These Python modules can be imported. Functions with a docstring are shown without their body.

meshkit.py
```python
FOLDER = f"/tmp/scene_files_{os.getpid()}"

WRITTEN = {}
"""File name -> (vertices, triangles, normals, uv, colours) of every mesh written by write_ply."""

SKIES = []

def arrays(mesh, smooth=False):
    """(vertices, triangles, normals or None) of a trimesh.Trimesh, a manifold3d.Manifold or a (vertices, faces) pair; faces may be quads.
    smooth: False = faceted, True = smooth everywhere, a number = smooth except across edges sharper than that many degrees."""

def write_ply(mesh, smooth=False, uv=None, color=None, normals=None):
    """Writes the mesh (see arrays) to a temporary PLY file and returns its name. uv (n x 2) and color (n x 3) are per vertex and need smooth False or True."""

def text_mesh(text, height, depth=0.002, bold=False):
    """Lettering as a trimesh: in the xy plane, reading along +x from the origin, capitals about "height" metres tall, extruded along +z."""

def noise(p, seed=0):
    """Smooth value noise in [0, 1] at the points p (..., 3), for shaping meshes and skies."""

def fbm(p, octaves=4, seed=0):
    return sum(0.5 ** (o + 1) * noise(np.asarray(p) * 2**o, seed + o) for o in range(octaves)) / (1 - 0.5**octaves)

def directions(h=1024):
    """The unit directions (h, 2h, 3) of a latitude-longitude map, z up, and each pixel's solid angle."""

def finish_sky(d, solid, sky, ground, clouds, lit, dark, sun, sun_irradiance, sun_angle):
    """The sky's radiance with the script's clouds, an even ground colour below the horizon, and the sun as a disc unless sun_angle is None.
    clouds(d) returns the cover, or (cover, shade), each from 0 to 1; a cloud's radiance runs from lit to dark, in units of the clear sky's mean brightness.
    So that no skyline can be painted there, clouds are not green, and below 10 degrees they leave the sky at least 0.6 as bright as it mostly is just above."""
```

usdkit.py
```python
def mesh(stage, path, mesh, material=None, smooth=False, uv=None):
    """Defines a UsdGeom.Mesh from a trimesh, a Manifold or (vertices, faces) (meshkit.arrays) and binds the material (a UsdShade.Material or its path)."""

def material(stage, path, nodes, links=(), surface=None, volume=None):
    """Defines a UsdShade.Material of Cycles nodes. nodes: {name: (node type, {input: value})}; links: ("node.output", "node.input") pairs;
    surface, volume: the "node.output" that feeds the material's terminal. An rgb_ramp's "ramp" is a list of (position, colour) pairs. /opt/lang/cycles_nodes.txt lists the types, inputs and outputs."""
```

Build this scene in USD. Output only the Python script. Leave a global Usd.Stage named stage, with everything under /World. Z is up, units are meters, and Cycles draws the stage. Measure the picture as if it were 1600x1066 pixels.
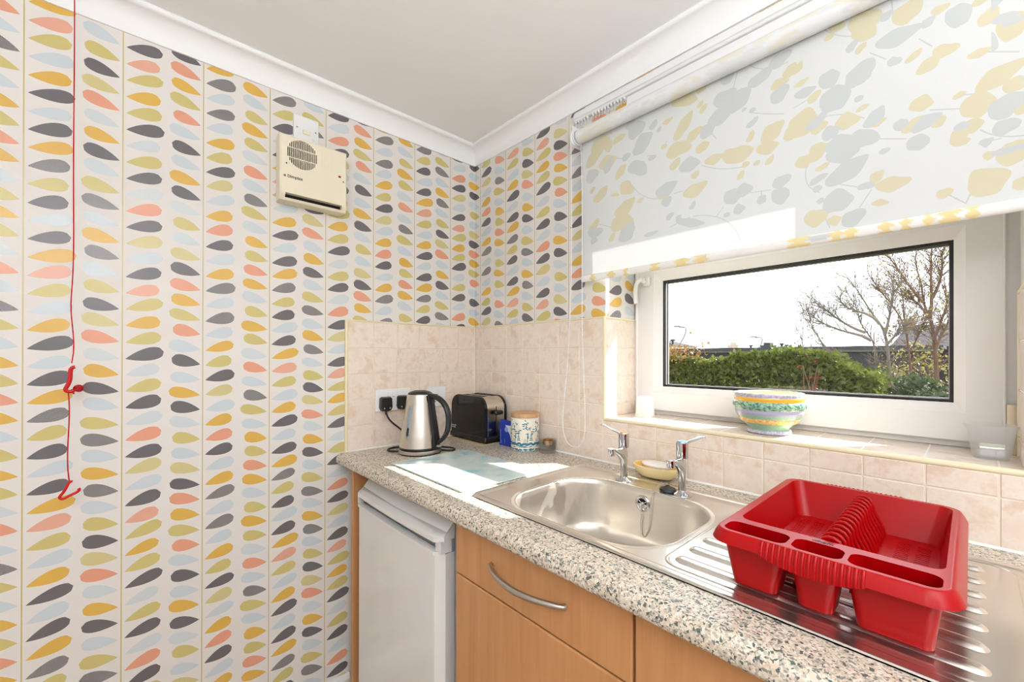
import math, random
import numpy as np
import trimesh
import manifold3d as m3
import shapely
from shapely.geometry import Polygon, LineString, Point, box as sbox
from shapely.ops import unary_union
from shapely import affinity
from pxr import Usd, UsdGeom, UsdLux, UsdShade, Gf, Sdf, Vt
import usdkit, meshkit

stage = Usd.Stage.CreateInMemory()
UsdGeom.SetStageUpAxis(stage, 'Z'); UsdGeom.SetStageMetersPerUnit(stage, 1.0)
UsdGeom.Xform.Define(stage, '/World'); UsdGeom.Scope.Define(stage, '/World/Looks')
H = 0.91                      # worktop height; every z below is measured from the worktop
rng = np.random.default_rng(7); random.seed(7)
sin, cos, pi = math.sin, math.cos, math.pi

# ------------------------------------------------------------------ camera, sky, sun, exposure
def setup_camera():
    cam = UsdGeom.Camera.Define(stage, '/World/camera')
    yaw, pitch, roll = math.radians(47.14), math.radians(0.119), math.radians(0.111)
    f = np.array([-sin(yaw), cos(yaw), 0]); r = np.array([cos(yaw), sin(yaw), 0]); u = np.array([0, 0, 1.0])
    f2 = f * cos(pitch) + u * sin(pitch); u2 = u * cos(pitch) - f * sin(pitch)
    r3 = r * cos(roll) + u2 * sin(roll); u3 = u2 * cos(roll) - r * sin(roll)
    e = (1.5752, -1.1830, 0.3519 + H)
    m = Gf.Matrix4d(*r3, 0, *u3, 0, *(-f2), 0, *e, 1)
    cam.AddTransformOp().Set(m)
    cam.CreateHorizontalApertureAttr(36.0); cam.CreateVerticalApertureAttr(36.0 * 1066 / 1600)
    cam.CreateFocalLengthAttr(656.3 / 1600 * 36)
    cam.CreateHorizontalApertureOffsetAttr(-10.27 / 1600 * 36); cam.CreateVerticalApertureOffsetAttr(24.13 / 1600 * 36)
    cam.CreateClippingRangeAttr(Gf.Vec2f(0.02, 500))
    cam.CreateExposureAttr(0.0)
setup_camera()
sky = UsdLux.DomeLight.Define(stage, '/World/sky')
sky.CreateColorAttr(Gf.Vec3f(0.80, 0.85, 0.92)); sky.CreateIntensityAttr(1.0)
sun = UsdLux.DistantLight.Define(stage, '/World/sun')
sun.CreateAngleAttr(0.55); sun.CreateNormalizeAttr(True); sun.CreateIntensityAttr(3.4); sun.CreateColorAttr(Gf.Vec3f(1.0, 0.96, 0.90))
SUN = np.array([-0.76, -1.0, -1.118]); SUN /= np.linalg.norm(SUN)
def aim(d):
    z = -d; x = np.cross([0, 0, 1.0], z); x /= np.linalg.norm(x); y = np.cross(z, x)
    return Gf.Matrix4d(*x, 0, *y, 0, *z, 0, 0, 0, 0, 1)
sun.AddTransformOp().Set(aim(SUN))
LAMP = 12.0                   # radiance of the unseen opal globe that lights the room
UPLIGHT = 305.0               # radiance of the unseen uplighter disc, in place of bounced flash

# ------------------------------------------------------------------ helpers: scene
used, base = {}, {}
def path_for(name, parent='/World'):
    n = used.get((parent, name), 0); used[(parent, name)] = n + 1
    return f'{parent}/{name}' + (f'_{n:03d}' if n else '')
def meta(path, label=None, cat=None, group=None, kind=None):
    p = stage.GetPrimAtPath(path)
    for k, v in (('label', label), ('category', cat), ('group', group), ('kind', kind)):
        if v: p.SetCustomDataByKey(k, v)
def arr(m):
    if isinstance(m, trimesh.Trimesh): return m
    v, f, _ = meshkit.arrays(m); return trimesh.Trimesh(v, f, process=False)
def obj(name, mesh, mat, parent=None, smooth=False, label=None, cat=None, group=None, kind=None, ink=None):
    """ONE mesh under parent (a path) or under /World; mesh in worktop coordinates."""
    mesh = arr(mesh); par = parent or '/World'
    path = path_for(name, par)
    off = np.array(base.get(par.split('/')[2] if par != '/World' else '', (0, 0, -H)), float)
    v = np.array(mesh.vertices) - off
    m = usdkit.mesh(stage, path, trimesh.Trimesh(v, mesh.faces, process=False), L[mat], smooth=smooth)
    if ink is not None:
        UsdGeom.PrimvarsAPI(m).CreatePrimvar('ink', Sdf.ValueTypeNames.Color3fArray, 'vertex').Set(Vt.Vec3fArray.FromNumpy(np.asarray(ink[0], np.float32)))
        UsdGeom.PrimvarsAPI(m).CreatePrimvar('glit', Sdf.ValueTypeNames.FloatArray, 'vertex').Set(Vt.FloatArray.FromNumpy(np.asarray(ink[1], np.float32)))
    if not parent: base[path.split('/')[2]] = (0, 0, -H)
    meta(path, label, cat, group, kind)
    return path
GROUPS = dict(mains_plug='mains plugs in the double socket', base_cabinet='beech-effect base cabinets', chimney='chimney stacks above the flat roof', chimney_cowl='chimney cowls along the roof line', street_lamp='street lamps', hot_tap='sink taps', cold_tap='sink taps')
def thing(name, label, cat, loc, group=None, kind=None):
    group = group or GROUPS.get(name)
    path = path_for(name); x = UsdGeom.Xform.Define(stage, path)
    x.AddTranslateOp().Set(Gf.Vec3d(loc[0], loc[1], loc[2] + H))
    base[path.split('/')[2]] = loc
    meta(path, label, cat, group, kind)
    return path

# ------------------------------------------------------------------ helpers: shapes
def cat_(*ms): return trimesh.util.concatenate([arr(m) for m in ms])
def box(lo, hi): 
    b = trimesh.creation.box(np.subtract(hi, lo)); b.apply_translation((np.array(lo) + hi) / 2); return b
def hullp(pts): return arr(m3.Manifold.hull_points(np.asarray(pts, float)))
def cbox(lo, hi, c=0.002):
    lo, hi = np.array(lo, float), np.array(hi, float); c = min(c, *(0.45 * (hi - lo)))
    pts = []
    for k in range(3):
        a, b = lo + c, hi - c; a = a.copy(); b = b.copy(); a[k], b[k] = lo[k], hi[k]
        pts += [[x, y, z] for x in (a[0], b[0]) for y in (a[1], b[1]) for z in (a[2], b[2])]
    return hullp(pts)
def rbox(lo, hi, r, n=12):
    s = m3.Manifold.sphere(r, n); lo, hi = np.array(lo, float) + r, np.array(hi, float) - r
    hi = np.maximum(lo + 1e-5, hi)
    return arr(m3.Manifold.batch_hull([s.translate((x, y, z)) for x in (lo[0], hi[0]) for y in (lo[1], hi[1]) for z in (lo[2], hi[2])]))
def ext(poly, h, z=0.0):
    gs = getattr(poly, 'geoms', [poly])
    m = cat_(*[trimesh.creation.extrude_polygon(g, h, engine='earcut') for g in gs if g.area > 1e-10]); m.apply_translation((0, 0, z)); return m
def frame_(o, x, y, z):
    M = np.eye(4); M[:3, 0], M[:3, 1], M[:3, 2], M[:3, 3] = x, y, z, o; return M
def put(m, o, x=(1, 0, 0), y=(0, 1, 0), z=(0, 0, 1)):
    m = arr(m).copy(); m.apply_transform(frame_(o, x, y, z))
    if np.linalg.det(frame_((0,0,0), x, y, z)[:3, :3]) < 0: m.invert()
    return m
def onX(m, o): return put(m, o, (0, 1, 0), (0, 0, 1), (1, 0, 0))          # local z -> +x, local x -> +y, local y -> +z
def onY(m, o): return put(m, o, (1, 0, 0), (0, 0, 1), (0, -1, 0))         # local z -> -y (towards the room), x -> +x, y -> +z
def lathe(prof, n=48, o=(0, 0, 0)):
    m = trimesh.creation.revolve(np.array(prof, float), sections=n); m.apply_translation(o); return m
def cyl(a, b, r, n=20):
    return tube([a, b], r, n)
def tube(path, r, n=10, caps=True):
    P = np.asarray(path, float); N = len(P); r = np.broadcast_to(np.asarray(r, float), (N,))
    T = np.gradient(P, axis=0); T /= np.linalg.norm(T, axis=1, keepdims=True)
    u = np.cross(T[0], [0, 0, 1.0]); 
    if np.linalg.norm(u) < 1e-3: u = np.cross(T[0], [1.0, 0, 0])
    u /= np.linalg.norm(u); V = []; a = np.arange(n) * 2 * pi / n
    for i in range(N):
        u = u - T[i] * (u @ T[i]); u /= np.linalg.norm(u); w = np.cross(T[i], u)
        V.append(P[i] + r[i] * (np.cos(a)[:, None] * u + np.sin(a)[:, None] * w))
    V = np.vstack(V); F = []
    for i in range(N - 1):
        k = np.arange(n); j = (k + 1) % n; A, B = i * n, (i + 1) * n
        F += [np.stack([A + k, A + j, B + j], 1), np.stack([A + k, B + j, B + k], 1)]
    if caps:
        c0, c1 = len(V), len(V) + 1; V = np.vstack([V, P[0], P[-1]]); k = np.arange(n); j = (k + 1) % n
        F += [np.stack([np.full(n, c0), j, k], 1), np.stack([np.full(n, c1), (N - 1) * n + k, (N - 1) * n + j], 1)]
    return trimesh.Trimesh(V, np.vstack(F), process=False)
def curve(pts, n=40):
    P = np.asarray(pts, float); from_t = np.r_[0, np.cumsum(np.linalg.norm(np.diff(P, axis=0), axis=1))]
    from scipy.interpolate import CubicSpline
    s = CubicSpline(from_t, P, axis=0); return s(np.linspace(0, from_t[-1], n))
def loft(rings, close0=True, close1=True):
    n = len(rings[0]); V = np.vstack(rings); F = []
    for i in range(len(rings) - 1):
        k = np.arange(n); j = (k + 1) % n; A, B = i * n, (i + 1) * n
        F += [np.stack([A + k, A + j, B + j], 1), np.stack([A + k, B + j, B + k], 1)]
    for on, i in ((close0, 0), (close1, len(rings) - 1)):
        if on:
            c = len(V); V = np.vstack([V, rings[i].mean(0)]); k = np.arange(n); j = (k + 1) % n
            F.append(np.stack([np.full(n, c), i * n + (j if i == 0 else k), i * n + (k if i == 0 else j)], 1))
    return trimesh.Trimesh(V, np.vstack(F), process=False)
def rr(x0, x1, y0, y1, r, z, n=12):
    """ring of a rounded rectangle, anticlockwise"""
    r = min(r, (x1 - x0) / 2 - 1e-5, (y1 - y0) / 2 - 1e-5); out = []
    for cx, cy, a0 in ((x1 - r, y1 - r, 0), (x0 + r, y1 - r, pi / 2), (x0 + r, y0 + r, pi), (x1 - r, y0 + r, 1.5 * pi)):
        for a in np.linspace(a0, a0 + pi / 2, n): out.append((cx + r * cos(a), cy + r * sin(a), z))
    return np.array(out)
def rpoly(x0, x1, y0, y1, r): return Polygon(rr(x0, x1, y0, y1, r, 0, 8)[:, :2])
def M(m):
    m = arr(m).copy(); m.merge_vertices(); 
    return m3.Manifold(m3.Mesh(np.asarray(m.vertices, np.float32), np.asarray(m.faces, np.uint32)))
def mext(poly, h, z=0.0):
    cs = m3.CrossSection([np.array(g.exterior.coords)[:-1] for g in getattr(poly, 'geoms', [poly])] + [np.array(i.coords)[:-1] for g in getattr(poly, 'geoms', [poly]) for i in g.interiors], m3.FillRule.EvenOdd)
    return cs.extrude(h).translate((0, 0, z))
def hull2(r0, r1): return m3.Manifold.hull_points(np.vstack([r0, r1]))
def beads(P, r, gap):
    P = np.asarray(P, float); t = np.r_[0, np.cumsum(np.linalg.norm(np.diff(P, axis=0), axis=1))]
    q = np.arange(0, t[-1], gap); C = np.stack([np.interp(q, t, P[:, k]) for k in range(3)], 1)
    s = trimesh.creation.icosphere(1, r); V = (C[:, None] + s.vertices[None]).reshape(-1, 3)
    F = (np.arange(len(C))[:, None, None] * len(s.vertices) + s.faces[None]).reshape(-1, 3)
    return cat_(trimesh.Trimesh(V, F, process=False), tube(P, r * 0.35, 5))
def text(t, h, depth=0.0006, bold=False): return meshkit.text_mesh(t, h, depth, bold)
def srgb(*c): return tuple(((x / 255) / 12.92 if x <= 10 else ((x / 255 + 0.055) / 1.055) ** 2.4) for x in c)

# ------------------------------------------------------------------ materials
L = {}
def mat(name, nodes, links, surface='p.BSDF', volume=None):
    L[name] = usdkit.material(stage, f'/World/Looks/{name}', nodes, links, surface=surface, volume=volume)
def plain(name, col, rough=0.5, metal=0.0, bump=None, **kw):
    nodes = {'p': ('principled_bsdf', dict(base_color=col, roughness=rough, metallic=metal, **kw))}; links = []
    if bump:
        nodes['g'] = ('geometry', {}); nodes['n'] = ('noise_texture', dict(scale=bump[0], detail=3.0)); nodes['b'] = ('bump', dict(strength=bump[1], distance=bump[2]))
        links = [('g.position', 'n.vector'), ('n.fac', 'b.height'), ('b.normal', 'p.normal')]
    mat(name, nodes, links)
plain('ceiling_white', srgb(248, 248, 248), 0.85, bump=(60, 0.1, 0.002))
plain('cornice_white', srgb(248, 248, 248), 0.6)
plain('white_plaster', srgb(240, 239, 236), 0.75, bump=(25, 0.25, 0.004))
plain('bounce_white', srgb(240, 240, 239), 0.8)  # for the unseen walls, kept white to bounce light
plain('skirting_white', srgb(238, 236, 232), 0.45)
plain('floor_vinyl', srgb(176, 150, 120), 0.5)
plain('upvc', srgb(236, 234, 231), 0.28)
plain('white_plastic', srgb(240, 240, 240), 0.3)
plain('gasket', (0.012, 0.012, 0.013), 0.5)
plain('cream_trim', srgb(240, 226, 192), 0.35)
plain('sealant', srgb(246, 244, 238), 0.4)
plain('grout', srgb(240, 226, 208), 0.8)
plain('heater_cream', srgb(240, 231, 208), 0.42)
plain('dark_void', (0.006, 0.006, 0.006), 0.8)
plain('heater_dark', (0.03, 0.028, 0.025), 0.6)
plain('logo_black', (0.02, 0.02, 0.02), 0.5)
plain('red_neon', srgb(170, 20, 14), 0.25)
plain('red_cord', srgb(190, 12, 22), 0.55)
plain('red_plastic', srgb(205, 14, 22), 0.3)
plain('drainer_red', (0.42, 0.0008, 0.0025), 0.28, specular_ior_level=0.28)
plain('black_plastic', (0.012, 0.012, 0.013), 0.3)
plain('black_gloss', (0.006, 0.006, 0.0065), 0.08)
plain('black_rubber', (0.02, 0.02, 0.021), 0.45)
plain('chrome', (0.60, 0.60, 0.61), 0.05, 1.0)
plain('dull_metal', srgb(190, 184, 176), 0.33, 1.0)
plain('gold_metal', srgb(200, 160, 110), 0.25, 1.0)
plain('fridge_white', srgb(233, 231, 228), 0.07)
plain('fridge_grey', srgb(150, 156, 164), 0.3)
plain('cabinet_inside', srgb(110, 66, 38), 0.6)
plain('soap_white', srgb(246, 240, 232), 0.35)
plain('soap_cream', srgb(238, 216, 160), 0.3)
plain('soap_orange', srgb(236, 180, 70), 0.35)
plain('tap_red', srgb(240, 110, 60), 0.3)
plain('tap_blue', srgb(90, 150, 225), 0.3)
plain('tube_cream', srgb(238, 222, 196), 0.4)
plain('box_blue', srgb(30, 58, 168), 0.35)
plain('box_light', srgb(150, 170, 225), 0.4)
plain('box_white', srgb(235, 238, 245), 0.4)
plain('brass_pin', srgb(225, 205, 165), 0.35, 0.6)
plain('bead_white', srgb(240, 240, 240), 0.3)
plain('bark_grey', srgb(120, 108, 96), 0.9)
plain('bark_brown', srgb(108, 80, 62), 0.9)
plain('roof_dark', srgb(60, 58, 62), 0.8, bump=(3, 0.4, 0.05))
plain('fascia_grey', srgb(120, 120, 117), 0.7)
plain('wall_dark', srgb(54, 51, 56), 0.85, bump=(2, 0.4, 0.05))
plain('stone_house', srgb(214, 180, 156), 0.85)
plain('slate', srgb(52, 46, 50), 0.75, bump=(5, 0.5, 0.05))
plain('brick_chimney', srgb(176, 132, 108), 0.85)
plain('chimney_stone', srgb(196, 176, 156), 0.85)
plain('lamp_post', srgb(150, 150, 152), 0.5)
plain('far_pane', srgb(150, 158, 166), 0.15)
plain('garden_ground', srgb(92, 96, 62), 0.95)
mat('opal_glow', {'e': ('emission', dict(color=(0.98, 1.0, 1.03), strength=LAMP))}, [], 'e.emission')

def leafmat(name, c1, c2, c3, scale=9.0):
    mat(name, {'g': ('geometry', {}), 'r': ('rgb_ramp', {'ramp': [(0, c1), (0.5, c2), (1, c3)]}),
               'd': ('principled_bsdf', dict(roughness=0.38)), 't': ('translucent_bsdf', {}), 'm': ('mix_closure', dict(fac=0.42))},
        [('g.random_per_island', 'r.fac'), ('r.color', 'd.base_color'), ('r.color', 't.color'), ('d.BSDF', 'm.closure1'), ('t.BSDF', 'm.closure2')], 'm.closure')
leafmat('hedge_leaf', srgb(100, 110, 40), srgb(166, 165, 74), srgb(240, 228, 156))
leafmat('golden_leaf', srgb(140, 104, 50), srgb(186, 150, 70), srgb(196, 184, 90))
leafmat('bud_leaf', srgb(140, 132, 60), srgb(170, 160, 80), srgb(186, 178, 110))
leafmat('evergreen_leaf', srgb(60, 74, 42), srgb(98, 106, 66), srgb(200, 196, 170))
leafmat('red_leaf', srgb(140, 70, 48), srgb(176, 96, 60), srgb(150, 120, 60))

# wallpaper: the printed colours come with the mesh; glitter inks carry a fine fleck
mat('wallpaper', {'a': ('attribute', dict(attribute='ink')), 'q': ('attribute', dict(attribute='glit')), 'g': ('geometry', {}),
     'n': ('noise_texture', dict(scale=900.0, detail=1.0)), 'c': ('map_range', dict(from_min=0.53, from_max=0.66, to_min=0.0, to_max=0.75, clamp=True)),
     'f': ('math', dict(math_type='multiply')), 'x': ('mix', dict(color2=(0.86, 0.83, 0.76))), 'mx': ('math', dict(math_type='maximum', value2=0.0)), 'ro': ('map_range', dict(from_min=-1.0, from_max=0.0, to_min=0.55, to_max=0.27, clamp=True)),
     'w': ('noise_texture', dict(scale=260.0, detail=2.0)), 'b': ('bump', dict(strength=0.12, distance=0.0006)), 'p': ('principled_bsdf', dict(roughness=0.42))},
    [('g.position', 'n.vector'), ('n.fac', 'c.value'), ('c.result', 'f.value1'), ('q.fac', 'mx.value1'), ('mx.value', 'f.value2'), ('q.fac', 'ro.value'), ('ro.result', 'p.roughness'), ('a.color', 'x.color1'), ('f.value', 'x.fac'), ('x.color', 'p.base_color'),
     ('g.position', 'w.vector'), ('w.fac', 'b.height'), ('b.normal', 'p.normal')])
# blind fabric: white woven cloth with a pale printed leaf pattern, letting some light through
mat('blind_fabric', {'a': ('attribute', dict(attribute='ink')), 'd': ('diffuse_bsdf', {}), 't': ('translucent_bsdf', {}), 'm': ('mix_closure', dict(fac=0.16)),
     'g': ('geometry', {}), 'w': ('noise_texture', dict(scale=420.0, detail=1.0)), 'b': ('bump', dict(strength=0.15, distance=0.0006))},
    [('a.color', 'd.color'), ('a.color', 't.color'), ('d.BSDF', 'm.closure1'), ('t.BSDF', 'm.closure2'), ('g.position', 'w.vector'), ('w.fac', 'b.height'), ('b.normal', 'd.normal')], 'm.closure')
mat('blind_print', {'a': ('attribute', dict(attribute='ink')), 'p': ('principled_bsdf', dict(roughness=0.7))}, [('a.color', 'p.base_color')])
# ceramic wall tile: blotchy beige glaze
mat('tile_beige', {'g': ('geometry', {}), 'o': ('object_info', {}), 's': ('vector_math', dict(math_type='scale', vector1=(7.0, 13.0, 5.0))), 'v': ('vector_math', dict(math_type='add')),
     'n': ('noise_texture', dict(scale=17.0, detail=5.0, roughness=0.68, distortion=0.12)),
     'r': ('rgb_ramp', {'ramp': [(0.0, srgb(214, 184, 156)), (0.38, srgb(230, 208, 187)), (0.5, srgb(241, 227, 213)), (0.62, srgb(236, 217, 199)), (1.0, srgb(243, 231, 219))]}),
     'p': ('principled_bsdf', dict(roughness=0.22))},
    [('o.random', 's.scale'), ('s.vector', 'v.vector1'), ('g.position', 'v.vector2'), ('v.vector', 'n.vector'), ('n.fac', 'r.fac'), ('r.color', 'p.base_color')])
# worktop laminate: cream and pink chips, grey and bottle-green specks
mat('worktop_speckle', {'g': ('geometry', {}), 'd': ('noise_texture', dict(scale=120.0, detail=2.0)), 'e': ('vector_math', dict(math_type='scale', scale=0.008)), 'v': ('vector_math', dict(math_type='add')),
     'k': ('voronoi_texture', dict(scale=300.0)), 's': ('separate_color', {}),
     'r': ('rgb_ramp', {'interpolate': False, 'ramp': [(0.0, srgb(96, 106, 102)), (0.09, srgb(140, 142, 134)), (0.18, srgb(190, 182, 166)), (0.34, srgb(216, 203, 184)), (0.56, srgb(228, 216, 199)), (0.72, srgb(222, 198, 174)), (0.84, srgb(233, 222, 207))]}),
     'k2': ('voronoi_texture', dict(scale=520.0)), 's2': ('separate_color', {}), 'r2': ('rgb_ramp', {'interpolate': False, 'ramp': [(0.0, (0.32, 0.33, 0.32)), (0.08, (0.78, 0.77, 0.75)), (0.2, (1, 1, 1))]}),
     'x': ('mix', dict(mix_type='multiply', fac=0.85)), 'p': ('principled_bsdf', dict(roughness=0.3))},
    [('g.position', 'd.vector'), ('d.color', 'e.vector1'), ('e.vector', 'v.vector1'), ('g.position', 'v.vector2'), ('v.vector', 'k.vector'), ('k.color', 's.color'), ('s.r', 'r.fac'),
     ('v.vector', 'k2.vector'), ('k2.color', 's2.color'), ('s2.g', 'r2.fac'), ('r.color', 'x.color1'), ('r2.color', 'x.color2'), ('x.color', 'p.base_color')])
def wood(name, a, b, c, rough=0.36):
    mat(name, {'g': ('geometry', {}), 'o': ('object_info', {}), 's': ('vector_math', dict(math_type='scale', vector1=(3.0, 5.0, 2.0))), 'v': ('vector_math', dict(math_type='add')), 'm': ('mapping', dict(scale=(26.0, 26.0, 1.6))),
         'n': ('noise_texture', dict(scale=1.0, detail=4.0, roughness=0.6, distortion=1.2)), 'r': ('rgb_ramp', {'ramp': [(0.25, a), (0.5, b), (0.78, c)]}),
         'm2': ('mapping', dict(scale=(420.0, 420.0, 14.0))), 'n2': ('noise_texture', dict(scale=1.0, detail=1.0)), 'f': ('map_range', dict(from_min=0.62, from_max=0.75, to_min=0.0, to_max=0.35, clamp=True)), 'x': ('mix', dict(color2=a)),
         'p': ('principled_bsdf', dict(roughness=rough))},
        [('o.random', 's.scale'), ('s.vector', 'v.vector1'), ('g.position', 'v.vector2'), ('v.vector', 'm.vector'), ('m.vector', 'n.vector'), ('n.fac', 'r.fac'),
         ('v.vector', 'm2.vector'), ('m2.vector', 'n2.vector'), ('n2.fac', 'f.value'), ('r.color', 'x.color1'), ('f.result', 'x.fac'), ('x.color', 'p.base_color')])
wood('beech', srgb(192, 134, 84), srgb(204, 147, 96), srgb(210, 155, 104))
wood('lid_wood', srgb(186, 138, 92), srgb(212, 168, 122), srgb(226, 186, 142), 0.5)
# brushed stainless steel
def steel(name, col, rough, sc, st=0.06):
    mat(name, {'g': ('geometry', {}), 'm': ('mapping', dict(scale=sc)), 'n': ('noise_texture', dict(scale=1.0, detail=2.0)), 'b': ('bump', dict(strength=st, distance=0.0005)),
               'q': ('map_range', dict(from_min=0.3, from_max=0.7, to_min=rough * 0.8, to_max=rough * 1.25)), 'p': ('principled_bsdf', dict(base_color=col, metallic=1.0))},
        [('g.position', 'm.vector'), ('m.vector', 'n.vector'), ('n.fac', 'b.height'), ('b.normal', 'p.normal'), ('n.fac', 'q.value'), ('q.result', 'p.roughness')])
plain('sink_steel', srgb(222, 217, 210), 0.20, 0.95)
plain('bowl_steel', srgb(214, 208, 199), 0.31, 0.84)
plain('kettle_steel', srgb(214, 207, 197), 0.27, 1.0)
plain('toaster_steel', srgb(214, 208, 198), 0.2, 1.0)
# glass and clear plastics
def sheet_glass(name, tint, k0, rough=0.0):
    mat(name, {'f': ('layer_weight', dict(blend=0.5)), 'p5': ('math', dict(math_type='power', value2=4.0)), 'k': ('math', dict(math_type='multiply_add', value2=0.75, value3=k0)),
               't': ('transparent_bsdf', dict(color=tint)), 'g': ('glossy_bsdf', dict(color=(0.95, 0.95, 0.95), roughness=rough)), 'm': ('mix_closure', {})},
        [('f.facing', 'p5.value1'), ('p5.value', 'k.value1'), ('k.value', 'm.fac'), ('t.BSDF', 'm.closure1'), ('g.BSDF', 'm.closure2')], 'm.closure')
sheet_glass('window_glass', (0.985, 0.992, 0.99), 0.02); sheet_glass('clear_glass', (0.89, 0.90, 0.89), 0.05, 0.02)
def frosty(name, see, col):
    mat(name, {'d': ('principled_bsdf', dict(base_color=col, roughness=0.35)), 'l': ('translucent_bsdf', dict(color=col)), 'm1': ('mix_closure', dict(fac=0.5)), 't': ('transparent_bsdf', dict(color=(0.97, 0.97, 0.97))), 'm': ('mix_closure', dict(fac=see))},
        [('d.BSDF', 'm1.closure1'), ('l.BSDF', 'm1.closure2'), ('m1.closure', 'm.closure1'), ('t.BSDF', 'm.closure2')], 'm.closure')
frosty('frosted_cup', 0.35, (0.90, 0.90, 0.89)); frosty('frosted_tub', 0.74, (0.84, 0.85, 0.85)); frosty('gauge_plastic', 0.15, (0.62, 0.66, 0.68))
# glass worktop saver: white back print with a soft turquoise marbling
mat('board_print', {'g': ('geometry', {}), 'm': ('mapping', dict(scale=(9.0, 5.0, 1.0), rotation=(0, 0, 0.4))), 'n': ('noise_texture', dict(scale=1.4, detail=4.0, roughness=0.6, distortion=1.4)),
     'r': ('rgb_ramp', {'ramp': [(0.3, srgb(224, 233, 227)), (0.52, srgb(212, 228, 223)), (0.62, srgb(190, 221, 223)), (0.69, srgb(150, 206, 220)), (0.78, srgb(208, 227, 224))]}), 'p': ('principled_bsdf', dict(roughness=0.12))},
    [('g.position', 'm.vector'), ('m.vector', 'n.vector'), ('n.fac', 'r.fac'), ('r.color', 'p.base_color')])
plain('board_edge', srgb(150, 205, 190), 0.08)
# woven mat
mat('woven', {'g': ('geometry', {}), 'k': ('checker_texture', dict(scale=260.0, color1=srgb(224, 208, 176), color2=srgb(176, 152, 116))), 'p': ('principled_bsdf', dict(roughness=0.8))}, [('g.position', 'k.vector'), ('k.color', 'p.base_color')])
# ink-printed canister: blue landscape sprigs on cream glaze
mat('canister_glaze', {'a': ('attribute', dict(attribute='ink')), 'p': ('principled_bsdf', dict(roughness=0.2))}, [('a.color', 'p.base_color')])
mat('planter_glaze', {'a': ('attribute', dict(attribute='ink')), 'q': ('attribute', dict(attribute='glit')), 'g': ('geometry', {}), 'n': ('noise_texture', dict(scale=170.0, detail=2.0)), 'c': ('map_range', dict(from_min=0.42, from_max=0.6, to_min=0.0, to_max=0.55, clamp=True)),
     'f': ('math', dict(math_type='multiply')), 'x': ('mix', dict(color2=(0.86, 0.84, 0.82))), 'p': ('principled_bsdf', dict(roughness=0.16, coat_weight=0.3))},
    [('g.position', 'n.vector'), ('n.fac', 'c.value'), ('c.result', 'f.value1'), ('q.fac', 'f.value2'), ('a.color', 'x.color1'), ('f.value', 'x.fac'), ('x.color', 'p.base_color')])

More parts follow.
